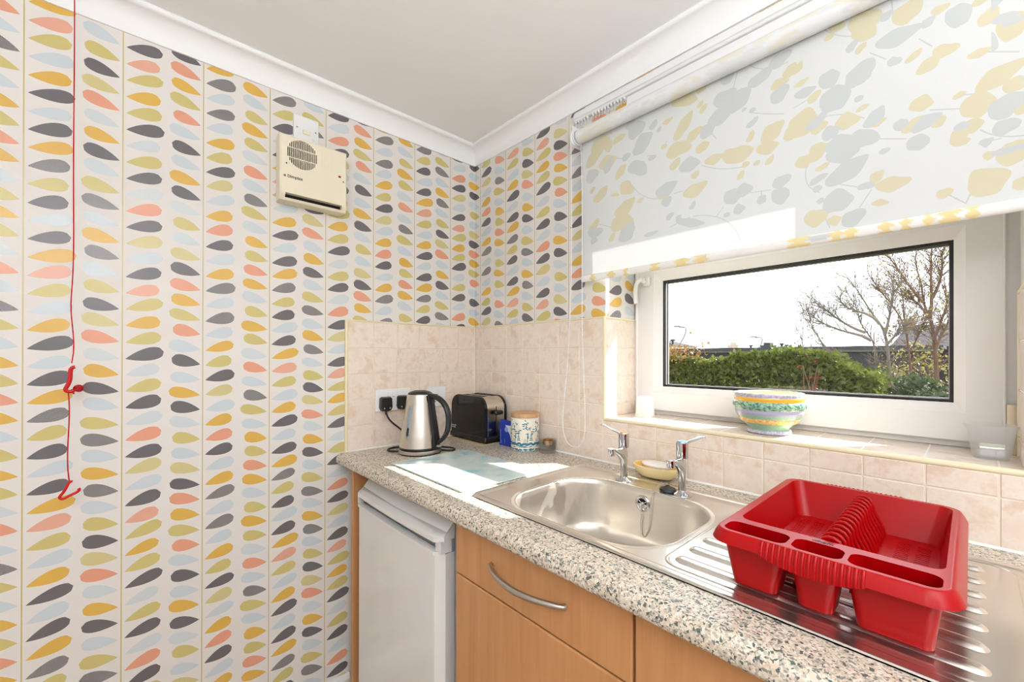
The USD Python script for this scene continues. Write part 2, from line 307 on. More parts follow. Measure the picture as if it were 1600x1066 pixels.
# ------------------------------------------------------------------ wallpaper print
S = 0.17666; STEM0 = 0.0403; DZ = 0.04496
INK = dict(g=srgb(112, 108, 111), m=srgb(226, 182, 88), o=srgb(210, 196, 128), b=srgb(207, 216, 220), c=srgb(232, 164, 136))
PAPER, STEMC = srgb(231, 226, 221), srgb(203, 186, 128)
REP = {'AR': (0.9316, 'cC o b m g b g m G o g b g m', [.0791, .0774, .082, .0763, .083, .077, .0795, .0814, .0755, .0716, .0718, .0826, .0766, .0863]),
       'AL': (0.9527, 'b o g O c B m g b o G b m G', [.0742, .07, .0709, .0748, .0747, .0705, .0703, .072, .0719, .0754, .0748, .0736, .0739, .0693]),
       'BR': (0.9524, 'g C o m o g B o g B c g O b', [.0785, .0735, .083, .0749, .078, .0835, .0749, .0785, .0785, .0812, .0785, .079, .08, .08]),
       'BL': (1.2267, 'g c m o c b g b m g B o b O', [.0725, .0735, .071, .0754, .0664, .0758, .0692, .071, .0749, .071, .074, .0664, .0692, .0725]),
       'CR': (1.2243, 'm G b G b m o g O b m c g b', [.0745, .079, .0755, .076, .0714, .075, .069, .077, .072, .077, .0704, .0714, .072, .0765]),
       'CL': (1.2057, 'm b o m o B c b G o b m o c', [.0716, .0733, .066, .075, .0688, .075, .07, .0744, .0688, .0771, .0733, .0655, .0655, .0688])}
STRIP = {1: 0.248, 2: 0.0, 3: 0.0165, 4: 0.2665, 5: -0.0854}
def leaf_poly(w, z, ang, ln, wd):
    t = np.linspace(0, 1, 15)
    h = t ** 0.95 * (1 - t) ** 0.46; h = h / h.max() * wd / 2
    up = np.stack([t * ln, h * 1.04], 1); dn = np.stack([t * ln, -h * 0.96], 1)[::-1][1:-1]
    p = np.vstack([up, dn]); c, s = cos(ang), sin(ang)
    return Polygon(np.stack([w + p[:, 0] * c - p[:, 1] * s, z + p[:, 0] * s + p[:, 1] * c], 1))
def print_paper(region):
    """flat triangulated print of the region in (w, z): vertices 2d, faces, ink, glitter"""
    w0, z0, w1, z1 = region.bounds; V, F, C, G = [], [], [], []; nv = 0
    def add(poly, col, gl):
        nonlocal nv
        for g in getattr(poly, 'geoms', [poly]):
            if g.geom_type != 'Polygon' or g.area < 1e-9: continue
            v, f = trimesh.creation.triangulate_polygon(g, engine='earcut')
            V.append(v); F.append(f + nv); C.append(np.tile(col, (len(v), 1))); G.append(np.full(len(v), gl)); nv += len(v)
    r2 = np.random.default_rng(11)
    for k in range(math.floor((w0 - STEM0) / S) - 1, math.ceil((w1 - STEM0) / S) + 1):
        kind = 'ABC'[(k + 8) % 3]; left = STEM0 + k * S; items = []
        srt = (k + 8) // 3 + 1 if kind == 'A' else (k + 9) // 3 + 1 if kind == 'C' else (k + 7) // 3 + 1
        for side in 'RL':
            z_ph, seq, lens = REP[kind + side]; seq = seq.replace('cC', 'C').split()
            off = STRIP.get(srt + (1 if kind == 'B' and side == 'L' else 0), 0.11)
            for i in range(-60, 60):
                z = z_ph + off - i * DZ
                jit = r2.normal(0, 1, 3)
                if z < z0 - 0.1 or z > z1 + 0.1: continue
                c = seq[i % 14]; ln = lens[i % 14]
                a = math.radians(14.8 + 1.6 * jit[0]) if side == 'R' else math.radians(180 - 15.2 - 1.6 * jit[0])
                w = left + 0.0062 if side == 'R' else left + S - 0.0062
                items.append((leaf_poly(w, z + 0.0006 * jit[1], a, ln, 0.0335 * (1 + 0.035 * jit[2])), INK[c.lower()], 1.0 if c.isupper() else 0.0))
        cell = region.intersection(sbox(left - 0.0014, z0, left + S - 0.0014, z1))
        if cell.is_empty: continue
        stem = sbox(left - 0.0014, z0, left + 0.0014, z1)
        rest = cell.difference(unary_union([i[0] for i in items] + [stem]))
        add(rest, PAPER, -1.0); add(cell.intersection(stem), STEMC, 0.55)
        for p, c, gl in items: add(p.intersection(cell), c, gl)
    return np.vstack(V), np.vstack(F), np.vstack(C), np.concatenate(G)
def paper(region, to3d, flip=False):
    v, f, c, g = print_paper(region)
    m = trimesh.Trimesh(to3d(v), f[:, ::-1] if flip else f, process=False); return m, c, g
def plainvc(m, col=PAPER): m = arr(m); return m, np.tile(col, (len(m.vertices), 1)), np.full(len(m.vertices), -1.0)
def joinvc(*ps): return cat_(*[p[0] for p in ps]), (np.vstack([p[1] for p in ps]), np.concatenate([p[2] for p in ps]))

# ================================================================== SETTING
ZC, ZF, YB, XR = 1.313, -H, -2.7, 2.9      # ceiling, floor, back wall, side wall
X0, X1, ZS, ZH = 0.7325, 1.645, 0.150, 1.07  # window opening
TT = 0.490                                 # top of the tiling
obj('floor', box((-0.1, YB - 0.1, ZF - 0.1), (XR + 0.1, 0.0, ZF)), 'floor_vinyl', kind='structure')
obj('ceiling', box((-0.1, YB - 0.1, ZC), (XR + 0.1, 0.25, ZC + 0.1)), 'ceiling_white', kind='structure')
obj('wall_back', box((-0.1, YB - 0.1, ZF), (XR + 0.1, YB, ZC)), 'bounce_white', kind='structure')  # out of view like the side wall, white so it bounces light
obj('wall_side', box((XR, YB, ZF), (XR + 0.1, 0.25, ZC)), 'bounce_white', kind='structure')
# left wall with its paper
reg = sbox(YB, ZF, 0.0, 1.25)
pl = paper(reg, lambda v: np.stack([np.zeros(len(v)), v[:, 0], v[:, 1]], 1))
mesh, ink = joinvc(pl, plainvc(box((-0.1, YB, ZF), (-0.0004, 0.25, ZC))), plainvc(box((-0.0004, YB, 1.25), (0, 0, ZC))))
wall_left = obj('wall_left', mesh, 'wallpaper', ink=ink, kind='structure')
# window wall with its paper, round the opening and into the left reveal
reg = sbox(0.0, 0.0, XR, 1.25).difference(sbox(X0, ZS, X1, ZH))
pf = paper(reg, lambda v: np.stack([v[:, 0], np.zeros(len(v)), v[:, 1]], 1))
pv = paper(sbox(X0, ZS, X0 + 0.25, ZH), lambda v: np.stack([np.full(len(v), X0), v[:, 0] - X0, v[:, 1]], 1))
e = 0.0004
body = cat_(box((0, e, ZF), (X0 - e, 0.25, ZC)), box((X1 + e, e, ZF), (XR, 0.25, ZC)), box((X0 - e, e, ZF), (X1 + e, 0.25, ZS)), box((X0 - e, e, ZH), (X1 + e, 0.25, ZC)),
            box((0, 0, ZF), (XR, e, 0)), box((0, 0, 1.25), (XR, e, ZC)), box((X1, 0, ZS), (X1 + e, 0.25, ZH)))
mesh, ink = joinvc(pf, pv, plainvc(body))
wall_right = obj('wall_right', mesh, 'wallpaper', ink=ink, kind='structure')
# ceiling cove
def cove():
    a = np.linspace(0, pi / 2, 12)
    arc = [(0.052 - 0.046 * cos(t), 1.246 + 0.052 * sin(t)) for t in a]     # concave sweep
    return Polygon([(0, 1.2387), (0.006, 1.2387), (0.006, 1.2435)] + arc + [(0.0555, 1.300), (0.0585, 1.303), (0.0595, 1.3065), (0.0585, 1.310), (0.0565, 1.3131), (0, 1.3131)])
cv = cove()
c1 = put(ext(cv, -YB), (0, YB, 0), (1, 0, 0), (0, 0, 1), (0, 1, 0))
obj('trim_1', c1, 'cornice_white', smooth=35, kind='structure', label='white coved ceiling cornice above the left wall')
c2 = put(ext(cv, XR), (0, 0, 0), (0, -1, 0), (0, 0, 1), (1, 0, 0))
obj('trim_2', c2, 'cornice_white', smooth=35, kind='structure', label='white coved ceiling cornice above the window wall')
sk = Polygon([(0, ZF), (0.016, ZF), (0.016, ZF + 0.078), (0.012, ZF + 0.088), (0.006, ZF + 0.092), (0, ZF + 0.092)])
obj('baseboard_left', put(ext(sk, -YB - 0.58), (0, YB, 0), (1, 0, 0), (0, 0, 1), (0, 1, 0)), 'skirting_white', kind='structure')

# tiles -------------------------------------------------------------
ROWS = [(0.0, 0.0950), (0.0950, 0.1924), (0.1924, 0.2878), (0.2878, 0.3861), (0.3861, 0.4838)]
TW, g2 = 0.09833, 0.0013
def tile(lo, hi, parent): obj('tile', cbox(lo, hi, 0.0012), 'tile_beige', parent)
obj('grout', box((0, -0.5905, 0.0), (0.0066, 0, 0.487)), 'grout', wall_left)
ys = [-0.0080] + [-0.0979 - i * TW for i in range(6)]; ys[-1] = -0.5895
for zb, zt in ROWS:
    for b, a in zip(ys[:-1], ys[1:]): tile((0.0005, a + g2, zb + g2), (0.0082, b - g2, zt - g2), wall_left)
obj('tile_trim', tube([(0.003, -0.593, 0), (0.003, -0.593, 0.4875), (0.003, -0.586, 0.4875)], 0.0062, 8), 'cream_trim', wall_left)
obj('tile_trim', cbox((0, -0.594, 0.4838), (0.0092, 0, 0.4915), 0.003), 'cream_trim', wall_left)
obj('grout', cat_(box((0, -0.0066, 0.0), (X0, 0, 0.487)), box((X0, -0.0066, 0.0), (2.2, 0, 0.1385))), 'grout', wall_right)
xs = [0.0082] + [0.1356 - TW + i * TW for i in range(8)]; xs[-1] = X0 - 0.004
for zb, zt in ROWS:
    for a, b in zip(xs[:-1], xs[1:]): tile((a + g2, -0.0082, zb + g2), (b - g2, -0.0005, zt - g2), wall_right)
obj('tile_trim', cbox((0, -0.0092, 0.4838), (X0, 0, 0.4915), 0.003), 'cream_trim', wall_right)
obj('tile_trim', tube([(X0 - 0.0015, -0.0035, 0.147), (X0 - 0.0015, -0.0035, 0.4915)], 0.0058, 10), 'cream_trim', wall_right)
xs2 = [0.1356 + TW * i for i in range(6, 21)]
for zb, zt in ((0.0, 0.0950), (0.0950, 0.1395)):
    for a, b in zip(xs2[:-1], xs2[1:]): tile((max(a, X0 - 0.003) + g2, -0.0082, zb + g2), (b - g2, -0.0005, zt - g2), wall_right)
obj('grout', box((X1, -0.0066, 0.1385), (2.2, 0, 0.487)), 'grout', wall_right)
xs3 = [X1 + 0.004] + [x_ for x_ in (0.1356 + TW * i for i in range(16, 22)) if x_ > X1 + 0.02 and x_ < 2.19] + [2.196]
for zb, zt in ((0.1395, 0.1924),) + tuple(ROWS[2:]):
    for a, b in zip(xs3[:-1], xs3[1:]): tile((a + g2, -0.0082, zb + g2), (b - g2, -0.0005, zt - g2), wall_right)
obj('tile_trim', cbox((X1, -0.0092, 0.4838), (2.2, 0, 0.4915), 0.003), 'cream_trim', wall_right)
obj('tile_trim', tube([(X1 + 0.0015, -0.0035, 0.147), (X1 + 0.0015, -0.0035, 0.4915)], 0.0058, 10), 'cream_trim', wall_right)
# window board: its own tiles and rounded cream edge
obj('grout', box((X0, 0.0, ZS - 0.004), (X1, 0.2, ZS - 0.0013)), 'grout', wall_right)
sx = [X0 + 0.001] + [X0 + 0.072 + 0.1008 * i for i in range(9)] + [X1 - 0.001]
for a, b in zip(sx[:-1], sx[1:]): obj('sill_tile', cbox((a + 0.0008, 0.001, ZS - 0.006), (b - 0.0008, 0.205, ZS), 0.0008), 'tile_beige', wall_right)
obj('sill_edge', tube([(X0 - 0.002, -0.0025, 0.1443), (X1 + 0.002, -0.0025, 0.1443)], 0.0066, 12), 'cream_trim', wall_right, smooth=40)
# left reveal tiles, right reveal tiles
obj('grout', box((X0, 0.0, ZS), (X0 + 0.003, 0.2, TT - 0.006)), 'grout', wall_right)
rz = [ZS, 0.1924, 0.2878, 0.3861, 0.4838]
for zb, zt in zip(rz[:-1], rz[1:]):
    for a, b in ((0.002, 0.086), (0.086, 0.184)): tile((X0 + 0.0005, a + g2, zb + g2), (X0 + 0.0045, b - g2, zt - g2), wall_right)
obj('tile_trim', cbox((X0, 0.0, 0.4838), (X0 + 0.0055, 0.184, 0.4912), 0.002), 'cream_trim', wall_right)
obj('grout', box((X1 - 0.003, 0.0, ZS), (X1, 0.15, TT - 0.006)), 'grout', wall_right)
for zb, zt in zip(rz[:-1], rz[1:]):
    for a, b in ((0.002, 0.075), (0.075, 0.145)): tile((X1 - 0.0045, a + g2, zb + g2), (X1 - 0.0005, b - g2, zt - g2), wall_right)
obj('tile_trim', cbox((X1 - 0.006, 0.143, ZS), (X1, 0.150, 0.4912), 0.002), 'cream_trim', wall_right)
obj('tile_trim', cbox((X1 - 0.0055, 0.0, 0.4838), (X1, 0.15, 0.4912), 0.002), 'cream_trim', wall_right)
# sealant lines
obj('sealant', cat_(tube([(0.0085, -0.595, 0.001), (0.0085, -0.008, 0.001)], 0.004, 6), tube([(0.008, -0.0085, 0.001), (2.2, -0.0085, 0.001)], 0.0045, 6)), 'sealant', wall_right)
obj('sealant', tube([(0.0082, -0.0082, 0.0), (0.0082, -0.0082, 0.487)], 0.0024, 6), 'sealant', wall_right)

# window -------------------------------------------------------------
win = thing('window_1', 'white plastic framed window looking out on the hedge', None, (1.18, 0.18, ZS), kind='structure')
FX0, FX1, FZ0, FZ1, FY = 0.7365, 1.6246, 0.168, 1.068, 0.179
P1 = (0.807, 1.567, 0.2297, 0.6515); P2 = (0.832, 1.520, 0.686, 1.036)
ring = mext(sbox(FX0, FZ0, FX1, FZ1), 0.066).__sub__(mext(sbox(P1[0], P1[2], P1[1], P1[3]), 0.2, -0.05)).__sub__(mext(sbox(P2[0], P2[2], P2[1], P2[3]), 0.2, -0.05))
obj('frame', onY(ring, (0, FY + 0.066, 0)), 'upvc', win)
obj('frame_foot', cbox((FX0, 0.197, ZS + 0.0002), (1.588, 0.245, FZ0), 0.002), 'upvc', win)
obj('frame_ridge', cat_(cbox((FX0, FY - 0.003, FZ0 + 0.002), (FX0 + 0.012, FY + 0.01, FZ1 - 0.002), 0.003), cbox((FX1 - 0.0035, FY - 0.004, FZ0), (FX1 + 0.001, FY + 0.06, FZ1), 0.0015)), 'upvc', win)
def bead(p, iw, y_in):
    x0, x1, z0, z1 = p; out = []
    o = [(x0, z0), (x1, z0), (x1, z1), (x0, z1)]; i = [(x0 + iw, z0 + iw * .72), (x1 - iw * .66, z0 + iw * .72), (x1 - iw * .66, z1 - iw), (x0 + iw, z1 - iw)]
    for a in range(4):
        b = (a + 1) % 4
        pts = [(o[a][0], FY + 0.002, o[a][1]), (o[b][0], FY + 0.002, o[b][1]), (i[b][0], y_in, i[b][1]), (i[a][0], y_in, i[a][1])]
        pts += [(x, 0.232, z) for x, _, z in pts]; out.append(hullp(pts))
    return out, i
for p, y_in in ((P1, 0.196), (P2, 0.196)):
    bs, inner = bead(p, 0.029, y_in)
    for b in bs: obj('glazing_bead', b, 'upvc', win)
    (ax, az), _, (bx, bz), _ = inner
    gk = mext(sbox(ax, az, bx, bz), 0.012) - mext(sbox(ax + .0065, az + .0065, bx - .0065, bz - .0065), 0.05, -0.02)
    obj('gasket', onY(gk, (0, 0.2105, 0)), 'gasket', win)
    sp = mext(sbox(ax + .004, az + .004, bx - .004, bz - .004), 0.008) - mext(sbox(ax + .0085, az + .0085, bx - .0085, bz - .0085), 0.05, -0.02)
    obj('spacer_bar', onY(sp, (0, 0.226, 0)), 'dull_metal', win)
    obj('pane', box((ax, 0.2115, az), (bx, 0.2125, bz)), 'window_glass', win)
hp = thing('window_handle', 'white lever handle on the left stile of the window frame', 'window handle', (0.762, 0.176, 0.60))
obj('base_plate', rbox((0.772, 0.166, 0.606), (0.800, 0.1795, 0.640), 0.006), 'white_plastic', hp, smooth=40)
obj('lever', cat_(cyl((0.786, 0.172, 0.622), (0.786, 0.148, 0.622), 0.008), tube(curve([(0.790, 0.146, 0.626), (0.770, 0.146, 0.624), (0.757, 0.147, 0.60), (0.757, 0.150, 0.545)], 16), [0.0075] * 16, 10)), 'white_plastic', hp, smooth=40)
obj('trim_3', box((FX1 + 0.001, 0.186, ZS), (X1, 0.245, ZH)), 'white_plaster', kind='structure', label='strip of painted plaster filling the gap right of the window frame')

# ================================================================== BLIND AND RAIL
BY = '986,1090,1057,1066,37 995,974,1045,1036,33 1033,956,1073,980,28 959,1038,986,1044,15 1061,1041,1073,1051,14 1071,1020,1085,1038,16 783,1044,829,1055,23 699,1046,772,1063,53 1242,1008,1276,1013,24 1270,1022,1291,1043,27 1223,881,1267,917,39 1276,868,1291,897,31 1190,897,1200,919,16 1057,1086,1085,1093,24 959,971,968,972,13 1360,1098,1383,1081,26 1393,1082,1446,1063,46 1403,1064,1434,1034,37 1466,1039,1505,1057,44 1349,1068,1363,1069,13 1406,1006,1420,1020,15 1290,1019,1304,1040,17 1290,989,1316,997,13 1484,947,1505,962,14 1501,916,1531,940,25 1523,950,1556,943,25 1569,914,1596,916,16 1586,962,1602,987,26 1605,945,1638,947,51 1580,845,1638,873,34 1551,845,1564,849,12 1560,821,1601,819,48 1490,857,1520,850,31 1479,809,1507,827,23 1523,801,1537,815,17 1554,753,1569,785,24 1566,789,1586,786,27 1406,882,1423,887,12 1368,866,1408,865,35 1291,870,1319,925,61 1325,867,1352,879,26 1322,824,1349,831,23 1319,939,1339,956,20 1613,834,1638,838,28 1632,780,1638,803,20 1612,721,1638,727,28 1420,848,1451,848,18 1521,1027,1543,1028,17 1575,1008,1593,1008,16 678,1001,744,1041,39 732,988,795,995,47 750,1039,778,1052,38 797,924,832,959,28 816,905,858,870,41 709,874,761,912,34 792,810,863,846,41 778,879,806,873,12 773,730,789,750,19 778,776,858,776,55 691,771,727,811,29 970,942,1041,942,45 982,897,1008,917,25 954,971,964,970,13 1020,811,1085,828,36 941,824,986,854,38 1045,852,1062,863,20 1081,884,1127,887,27 1127,884,1200,876,45 1177,840,1190,843,15 1230,826,1245,842,14 1166,810,1177,826,15 1210,872,1255,870,32 1057,920,1089,932,28 873,830,893,838,13 1204,835,1214,839,13 697,907,712,922,15 843,738,863,756,27 1294,802,1319,816,30 1316,804,1351,831,26 1333,779,1355,788,13 1432,719,1448,738,21 1437,712,1489,711,30 1432,677,1455,673,14 1529,665,1547,671,19 1605,711,1638,718,36 1589,722,1601,723,16 1575,655,1618,683,53 1630,649,1638,665,28 1311,669,1352,678,40 1355,658,1376,660,22 1556,755,1569,759,16'
BG = '832,1076,863,1087,27 845,1040,898,1063,49 868,995,922,1023,48 917,1038,936,1056,22 1071,953,1104,972,35 1089,986,1152,997,42 1104,1034,1159,1043,46 1127,1005,1193,1031,52 1138,1007,1159,1039,38 1190,1039,1242,1061,32 1245,971,1276,999,35 1236,1060,1282,1078,31 1123,1087,1152,1088,34 1187,935,1210,951,16 941,1020,950,1029,13 1194,974,1204,975,13 1176,981,1183,984,9 1446,1054,1462,1063,18 1541,998,1571,1005,46 1509,1003,1523,1015,17 1437,1008,1505,1011,35 1391,1017,1406,1034,17 1393,944,1432,980,43 1386,947,1427,952,31 1339,976,1373,979,42 1341,922,1393,931,58 1291,968,1330,970,23 1314,878,1352,905,23 1347,845,1373,857,32 1420,842,1448,873,27 1468,819,1484,828,23 1494,803,1533,822,26 1486,783,1515,781,32 1552,786,1569,788,16 1600,786,1635,814,39 1601,761,1630,768,28 1584,747,1598,750,12 1352,817,1398,829,45 1388,820,1441,812,40 1457,964,1475,958,18 1403,908,1414,909,14 1600,961,1627,961,16 1444,781,1457,782,12 678,956,726,970,44 755,956,783,999,28 843,951,903,914,45 858,987,908,999,35 912,950,934,951,15 821,977,848,986,23 1008,888,1065,889,40 936,839,999,854,38 955,804,982,813,29 1131,772,1170,769,41 1163,782,1197,779,33 1156,728,1180,733,26 1214,735,1227,749,21 1246,733,1276,749,42 1246,768,1281,782,28 1041,765,1052,782,14 811,722,858,771,45 685,777,744,774,34 697,740,721,745,24 999,746,1078,720,24 898,722,941,726,13 971,753,990,765,17 1131,725,1143,727,13 999,751,1012,754,12 1322,749,1352,763,16 1352,805,1408,801,41 1352,740,1423,780,41 1408,717,1434,715,15 1347,690,1398,698,51 1383,642,1418,665,34 1328,734,1341,737,16 1336,705,1344,710,13 1486,778,1515,776,23 1444,779,1456,783,12 1586,747,1596,748,16'
BS = '1193,1093,1230,1064,1279,1056 1166,1088,1155,1048 1194,972,1230,953,1270,936 1089,970,1112,938 973,983,959,966 1349,1094,1373,1067,1415,1043 1430,997,1455,971 1505,985,1523,961 1596,911,1632,892 1291,941,1333,952 1352,895,1391,883,1420,863 1441,811,1486,794 1521,837,1562,822 1562,848,1580,841 1587,772,1605,755,1638,742 1598,747,1612,747 1464,1088,1466,1054 858,888,898,843,941,822 995,824,1020,823 1073,879,1108,859,1180,839 1112,727,1131,749 1197,768,1242,762 1222,765,1223,746 1050,744,1108,730,1145,704,1173,653 733,796,778,776 982,730,1041,744 783,999,843,976 908,962,936,955 1316,791,1322,746,1341,727 1373,737,1408,720 1413,675,1432,707 1547,663,1569,641 1569,643,1575,660 1347,680,1360,644 1519,628,1511,621'

CLOTH, YEL, GRY, YELH = srgb(227, 229, 229), srgb(221, 214, 186), srgb(208, 212, 212), srgb(236, 217, 160)
YB_, BX0, BX1, BZ0, BZ1 = -0.036, 0.661, 1.80, 0.626, 1.104
def sprig(t):
    out = []
    for it in t.split():
        x1, z1, x2, z2, w = (float(q) / 1000 for q in it.split(','))
        d = math.hypot(x2 - x1, z2 - z1); u = ((x2 - x1) / d, (z2 - z1) / d); n = (-u[1], u[0]); k = np.linspace(0, 1, 25); d += 0.006
        h = np.sin(pi * k ** 0.85) ** 0.62 * (1 + 0.10 * np.sin(3 * pi * k + x1 * 90)) * w * 0.50; c = w * 0.14 * math.sin(x1 * 300)
        up = [(x1 + u[0] * d * a + n[0] * (b + c * sin(pi * a)), z1 + u[1] * d * a + n[1] * (b + c * sin(pi * a))) for a, b in zip(k, h)]
        dn = [(x1 + u[0] * d * a - n[0] * (b - c * sin(pi * a)), z1 + u[1] * d * a - n[1] * (b - c * sin(pi * a))) for a, b in zip(k, h)][::-1][1:-1]
        out.append(Polygon(up + dn).buffer(0))
    return unary_union(out)
def stems(t): 
    out = []
    for it in t.split():
        v = [float(q) / 1000 for q in it.split(',')]; p = np.array(v).reshape(-1, 2)
        out.append(LineString(curve(p, 16) if len(p) > 2 else p).buffer(0.0012))
    return unary_union(out)
yel, gry, stm = sprig(BY), sprig(BG), stems(BS)
cloth = sbox(BX0, BZ0, BX1, BZ1)
# the repeat goes on past the picture's right edge
more = lambda g: unary_union([g, affinity.translate(g.intersection(sbox(0.9, 0.6, 1.2, 1.11)), 0.70, 0.0)])
yel, gry, stm = more(yel), more(gry), stm
V, F, C, n = [], [], [], 0
for g, c in ((cloth.difference(unary_union([yel, gry, stm])), CLOTH), (cloth.intersection(yel).difference(gry), YEL), (cloth.intersection(gry), GRY), (cloth.intersection(stm).difference(unary_union([yel, gry])), GRY)):
    for q in getattr(g, 'geoms', [g]):
        if q.geom_type == 'Polygon' and q.area > 1e-8:
            v, f = trimesh.creation.triangulate_polygon(q, engine='earcut'); V.append(v); F.append(f + n); C.append(np.tile(c, (len(v), 1))); n += len(v)
v2 = np.vstack(V)
blind = thing('roller_blind', 'white roller blind with pale yellow and grey leaf print, half drawn over the window', 'blind', (1.2, -0.04, 0.612))
fm = trimesh.Trimesh(np.stack([v2[:, 0], np.full(len(v2), YB_), v2[:, 1]], 1), np.vstack(F), process=False)
obj('fabric', fm, 'blind_fabric', blind, ink=(np.vstack(C), np.zeros(n)))
def inked(name, m, mat_, parent, fn, **kw):
    m = arr(m); C = np.array([fn(p) for p in m.vertices]); return obj(name, m, mat_, parent, ink=(C, np.zeros(len(m.vertices))), **kw)
HB = [(709, 14), (784, 20), (838, 11), (937, 20), (1021, 27), (1074, 25), (1008, 8), (1302, 27), (1373, 16), (1398, 16), (1455, 16), (1486, 11), (1519, 11), (1547, 18), (1577, 12)]
def hem_ink(p):
    for x, w in HB:
        if abs(p[0] - x / 1000) < w / 1000 * (0.62 + 0.3 * math.sin(p[2] * 420 + x)): return YELH
    k = meshkit.noise(np.array([[p[0] * 26, 3.3, p[2] * 40]]))[0]
    return GRY if k > 0.70 else srgb(240, 238, 234)
a = np.arange(20) * 2 * pi / 20
hem = loft([np.stack([np.full(20, x), YB_ + 0.0065 * np.cos(a), 0.622 + 0.0115 * np.sin(a)], 1) for x in np.linspace(BX0, BX1, 420)])
inked('hem_bar', hem, 'blind_print', blind, hem_ink, smooth=True)
def roll_ink(p):
    q = Point(p[0], 0.86 + 0.045 * math.atan2(p[2] - 1.104, -(p[1] + 0.0585)) % 0.2)
    return tuple(0.5 * np.array(YEL) + 0.5 * np.array(CLOTH)) if yel.contains(q) else tuple(0.5 * np.array(GRY) + 0.5 * np.array(CLOTH)) if gry.contains(q) else CLOTH
roll = loft([np.stack([np.full(28, x), -0.0585 + 0.0225 * np.cos(np.arange(28) * 2 * pi / 28), 1.104 + 0.0225 * np.sin(np.arange(28) * 2 * pi / 28)], 1) for x in np.linspace(BX0, BX1, 160)])
shapely.prepare(yel); shapely.prepare(gry)
inked('roll', roll, 'blind_print', blind, roll_ink, smooth=True)
obj('end_bracket', cat_(put(lathe([(0, 0), (0.0235, 0), (0.025, 0.002), (0.025, 0.006), (0.021, 0.008), (0.021, 0.011), (0.025, 0.013), (0.025, 0.017), (0, 0.017)], 32), (0.643, -0.0585, 1.104), (0, 1, 0), (0, 0, 1), (1, 0, 0)), cbox((0.640, -0.066, 1.078), (0.643, -0.0005, 1.150), 0.001)), 'white_plastic', blind, smooth=40)
lp = curve([(0.6475, -0.081, 1.098), (0.6335, -0.060, 0.90), (0.6265, -0.052, 0.70), (0.617, -0.05, 0.4612), (0.602, -0.05, 0.28), (0.5881, -0.05, 0.1667), (0.594, -0.05, 0.075), (0.615, -0.05, 0.047), (0.638, -0.05, 0.0415), (0.664, -0.05, 0.050), (0.683, -0.05, 0.095), (0.6853, -0.05, 0.154), (0.677, -0.05, 0.34), (0.6726, -0.05, 0.48), (0.668, -0.045, 0.75), (0.664, -0.042, 0.95), (0.6575, -0.040, 1.098)], 400)
obj('bead_chain', beads(lp, 0.0023, 0.0060), 'bead_white', blind, kind='stuff', label='white plastic bead chain hanging in a loop')
rail = thing('curtain_rail', 'white curtain rail screwed to the wall above the blind, with bunched gliders', 'curtain rail', (1.3, -0.006, 1.195))
obj('track', cat_(cbox((0.603, -0.0125, 1.196), (2.2, -0.0003, 1.229), 0.002), cbox((0.603, -0.016, 1.204), (2.2, -0.0125, 1.221), 0.0015)), 'white_plastic', rail)
obj('batten', cbox((0.815, -0.0045, 1.118), (2.2, -0.0003, 1.1955), 0.001), 'white_plastic', rail)
for i in range(16):
    gx = 0.612 + 0.0125 * i + (0.012 if i > 4 else 0)
    t = np.linspace(0, 2 * pi, 13)[:-1]
    ring_ = tube([(gx + 0.0045 * math.sin(q), -0.0085 - 0.0015 * math.sin(q), 1.182 + 0.006 * math.cos(q)) for q in np.linspace(0, 2 * pi * 0.97, 14)], 0.0011, 6)
    obj('glider', cat_(ring_, cbox((gx - 0.003, -0.013, 1.188), (gx + 0.003, -0.004, 1.1965), 0.001)), 'white_plastic', rail)

# ================================================================== WORKTOP AND UNITS
prof = [(-0.0085, 0.0)] + [(-0.612 - 0.019 * sin(a), -0.019 + 0.019 * cos(a)) for a in np.linspace(0, pi / 2, 10)] + [(-0.622 - 0.009 * cos(a), -0.026 - 0.009 * sin(a)) for a in np.linspace(0, pi / 2, 6)] + [(-0.0085, -0.035)]
wt = M(put(ext(Polygon(prof), 2.2), (0.0085, 0, 0), (0, 1, 0), (0, 0, 1), (1, 0, 0))) - mext(rpoly(0.772, 1.201, -0.526, -0.156, 0.1), 0.2, -0.1)
obj('worktop', wt, 'worktop_speckle', smooth=30, label='speckled cream and grey granite-look laminate worktop with rounded front edge', cat='worktop')

sink = thing('sink', 'inset stainless steel sink with one bowl and a ribbed drainer under the window', 'sink', (1.18, -0.32, 0.0))
SX0, SX1, SY0, SY1 = 0.703, 1.668, -0.546, -0.090
outer = rpoly(SX0, SX1, SY0, SY1, 0.030)
BXA, BXB, BYA, BYB = 0.779, 1.195, -0.519, -0.178
hole = Polygon(rr(BXA, BXB, BYA, BYB, 0.115, 0, 14)[:, :2])
deck = mext(outer.buffer(-0.012).difference(hole), 0.0016, 0.0004) + (mext(outer, 0.0016, 0.0004) - mext(outer.buffer(-0.012), 0.1, -0.05))
rim = []
for d, z in ((0.0, 0.0004), (0.0, 0.0026), (0.002, 0.0042), (0.006, 0.0048), (0.0145, 0.0048), (0.0175, 0.0040), (0.0215, 0.0022), (0.0235, 0.0018)):
    rim.append(rr(SX0 + d, SX1 - d, SY0 + d, SY1 - d, 0.030 - d * 0.6, z, 10))
obj('deck', deck, 'sink_steel', sink)
obj('rim', loft(rim, False, False), 'sink_steel', sink, smooth=35)
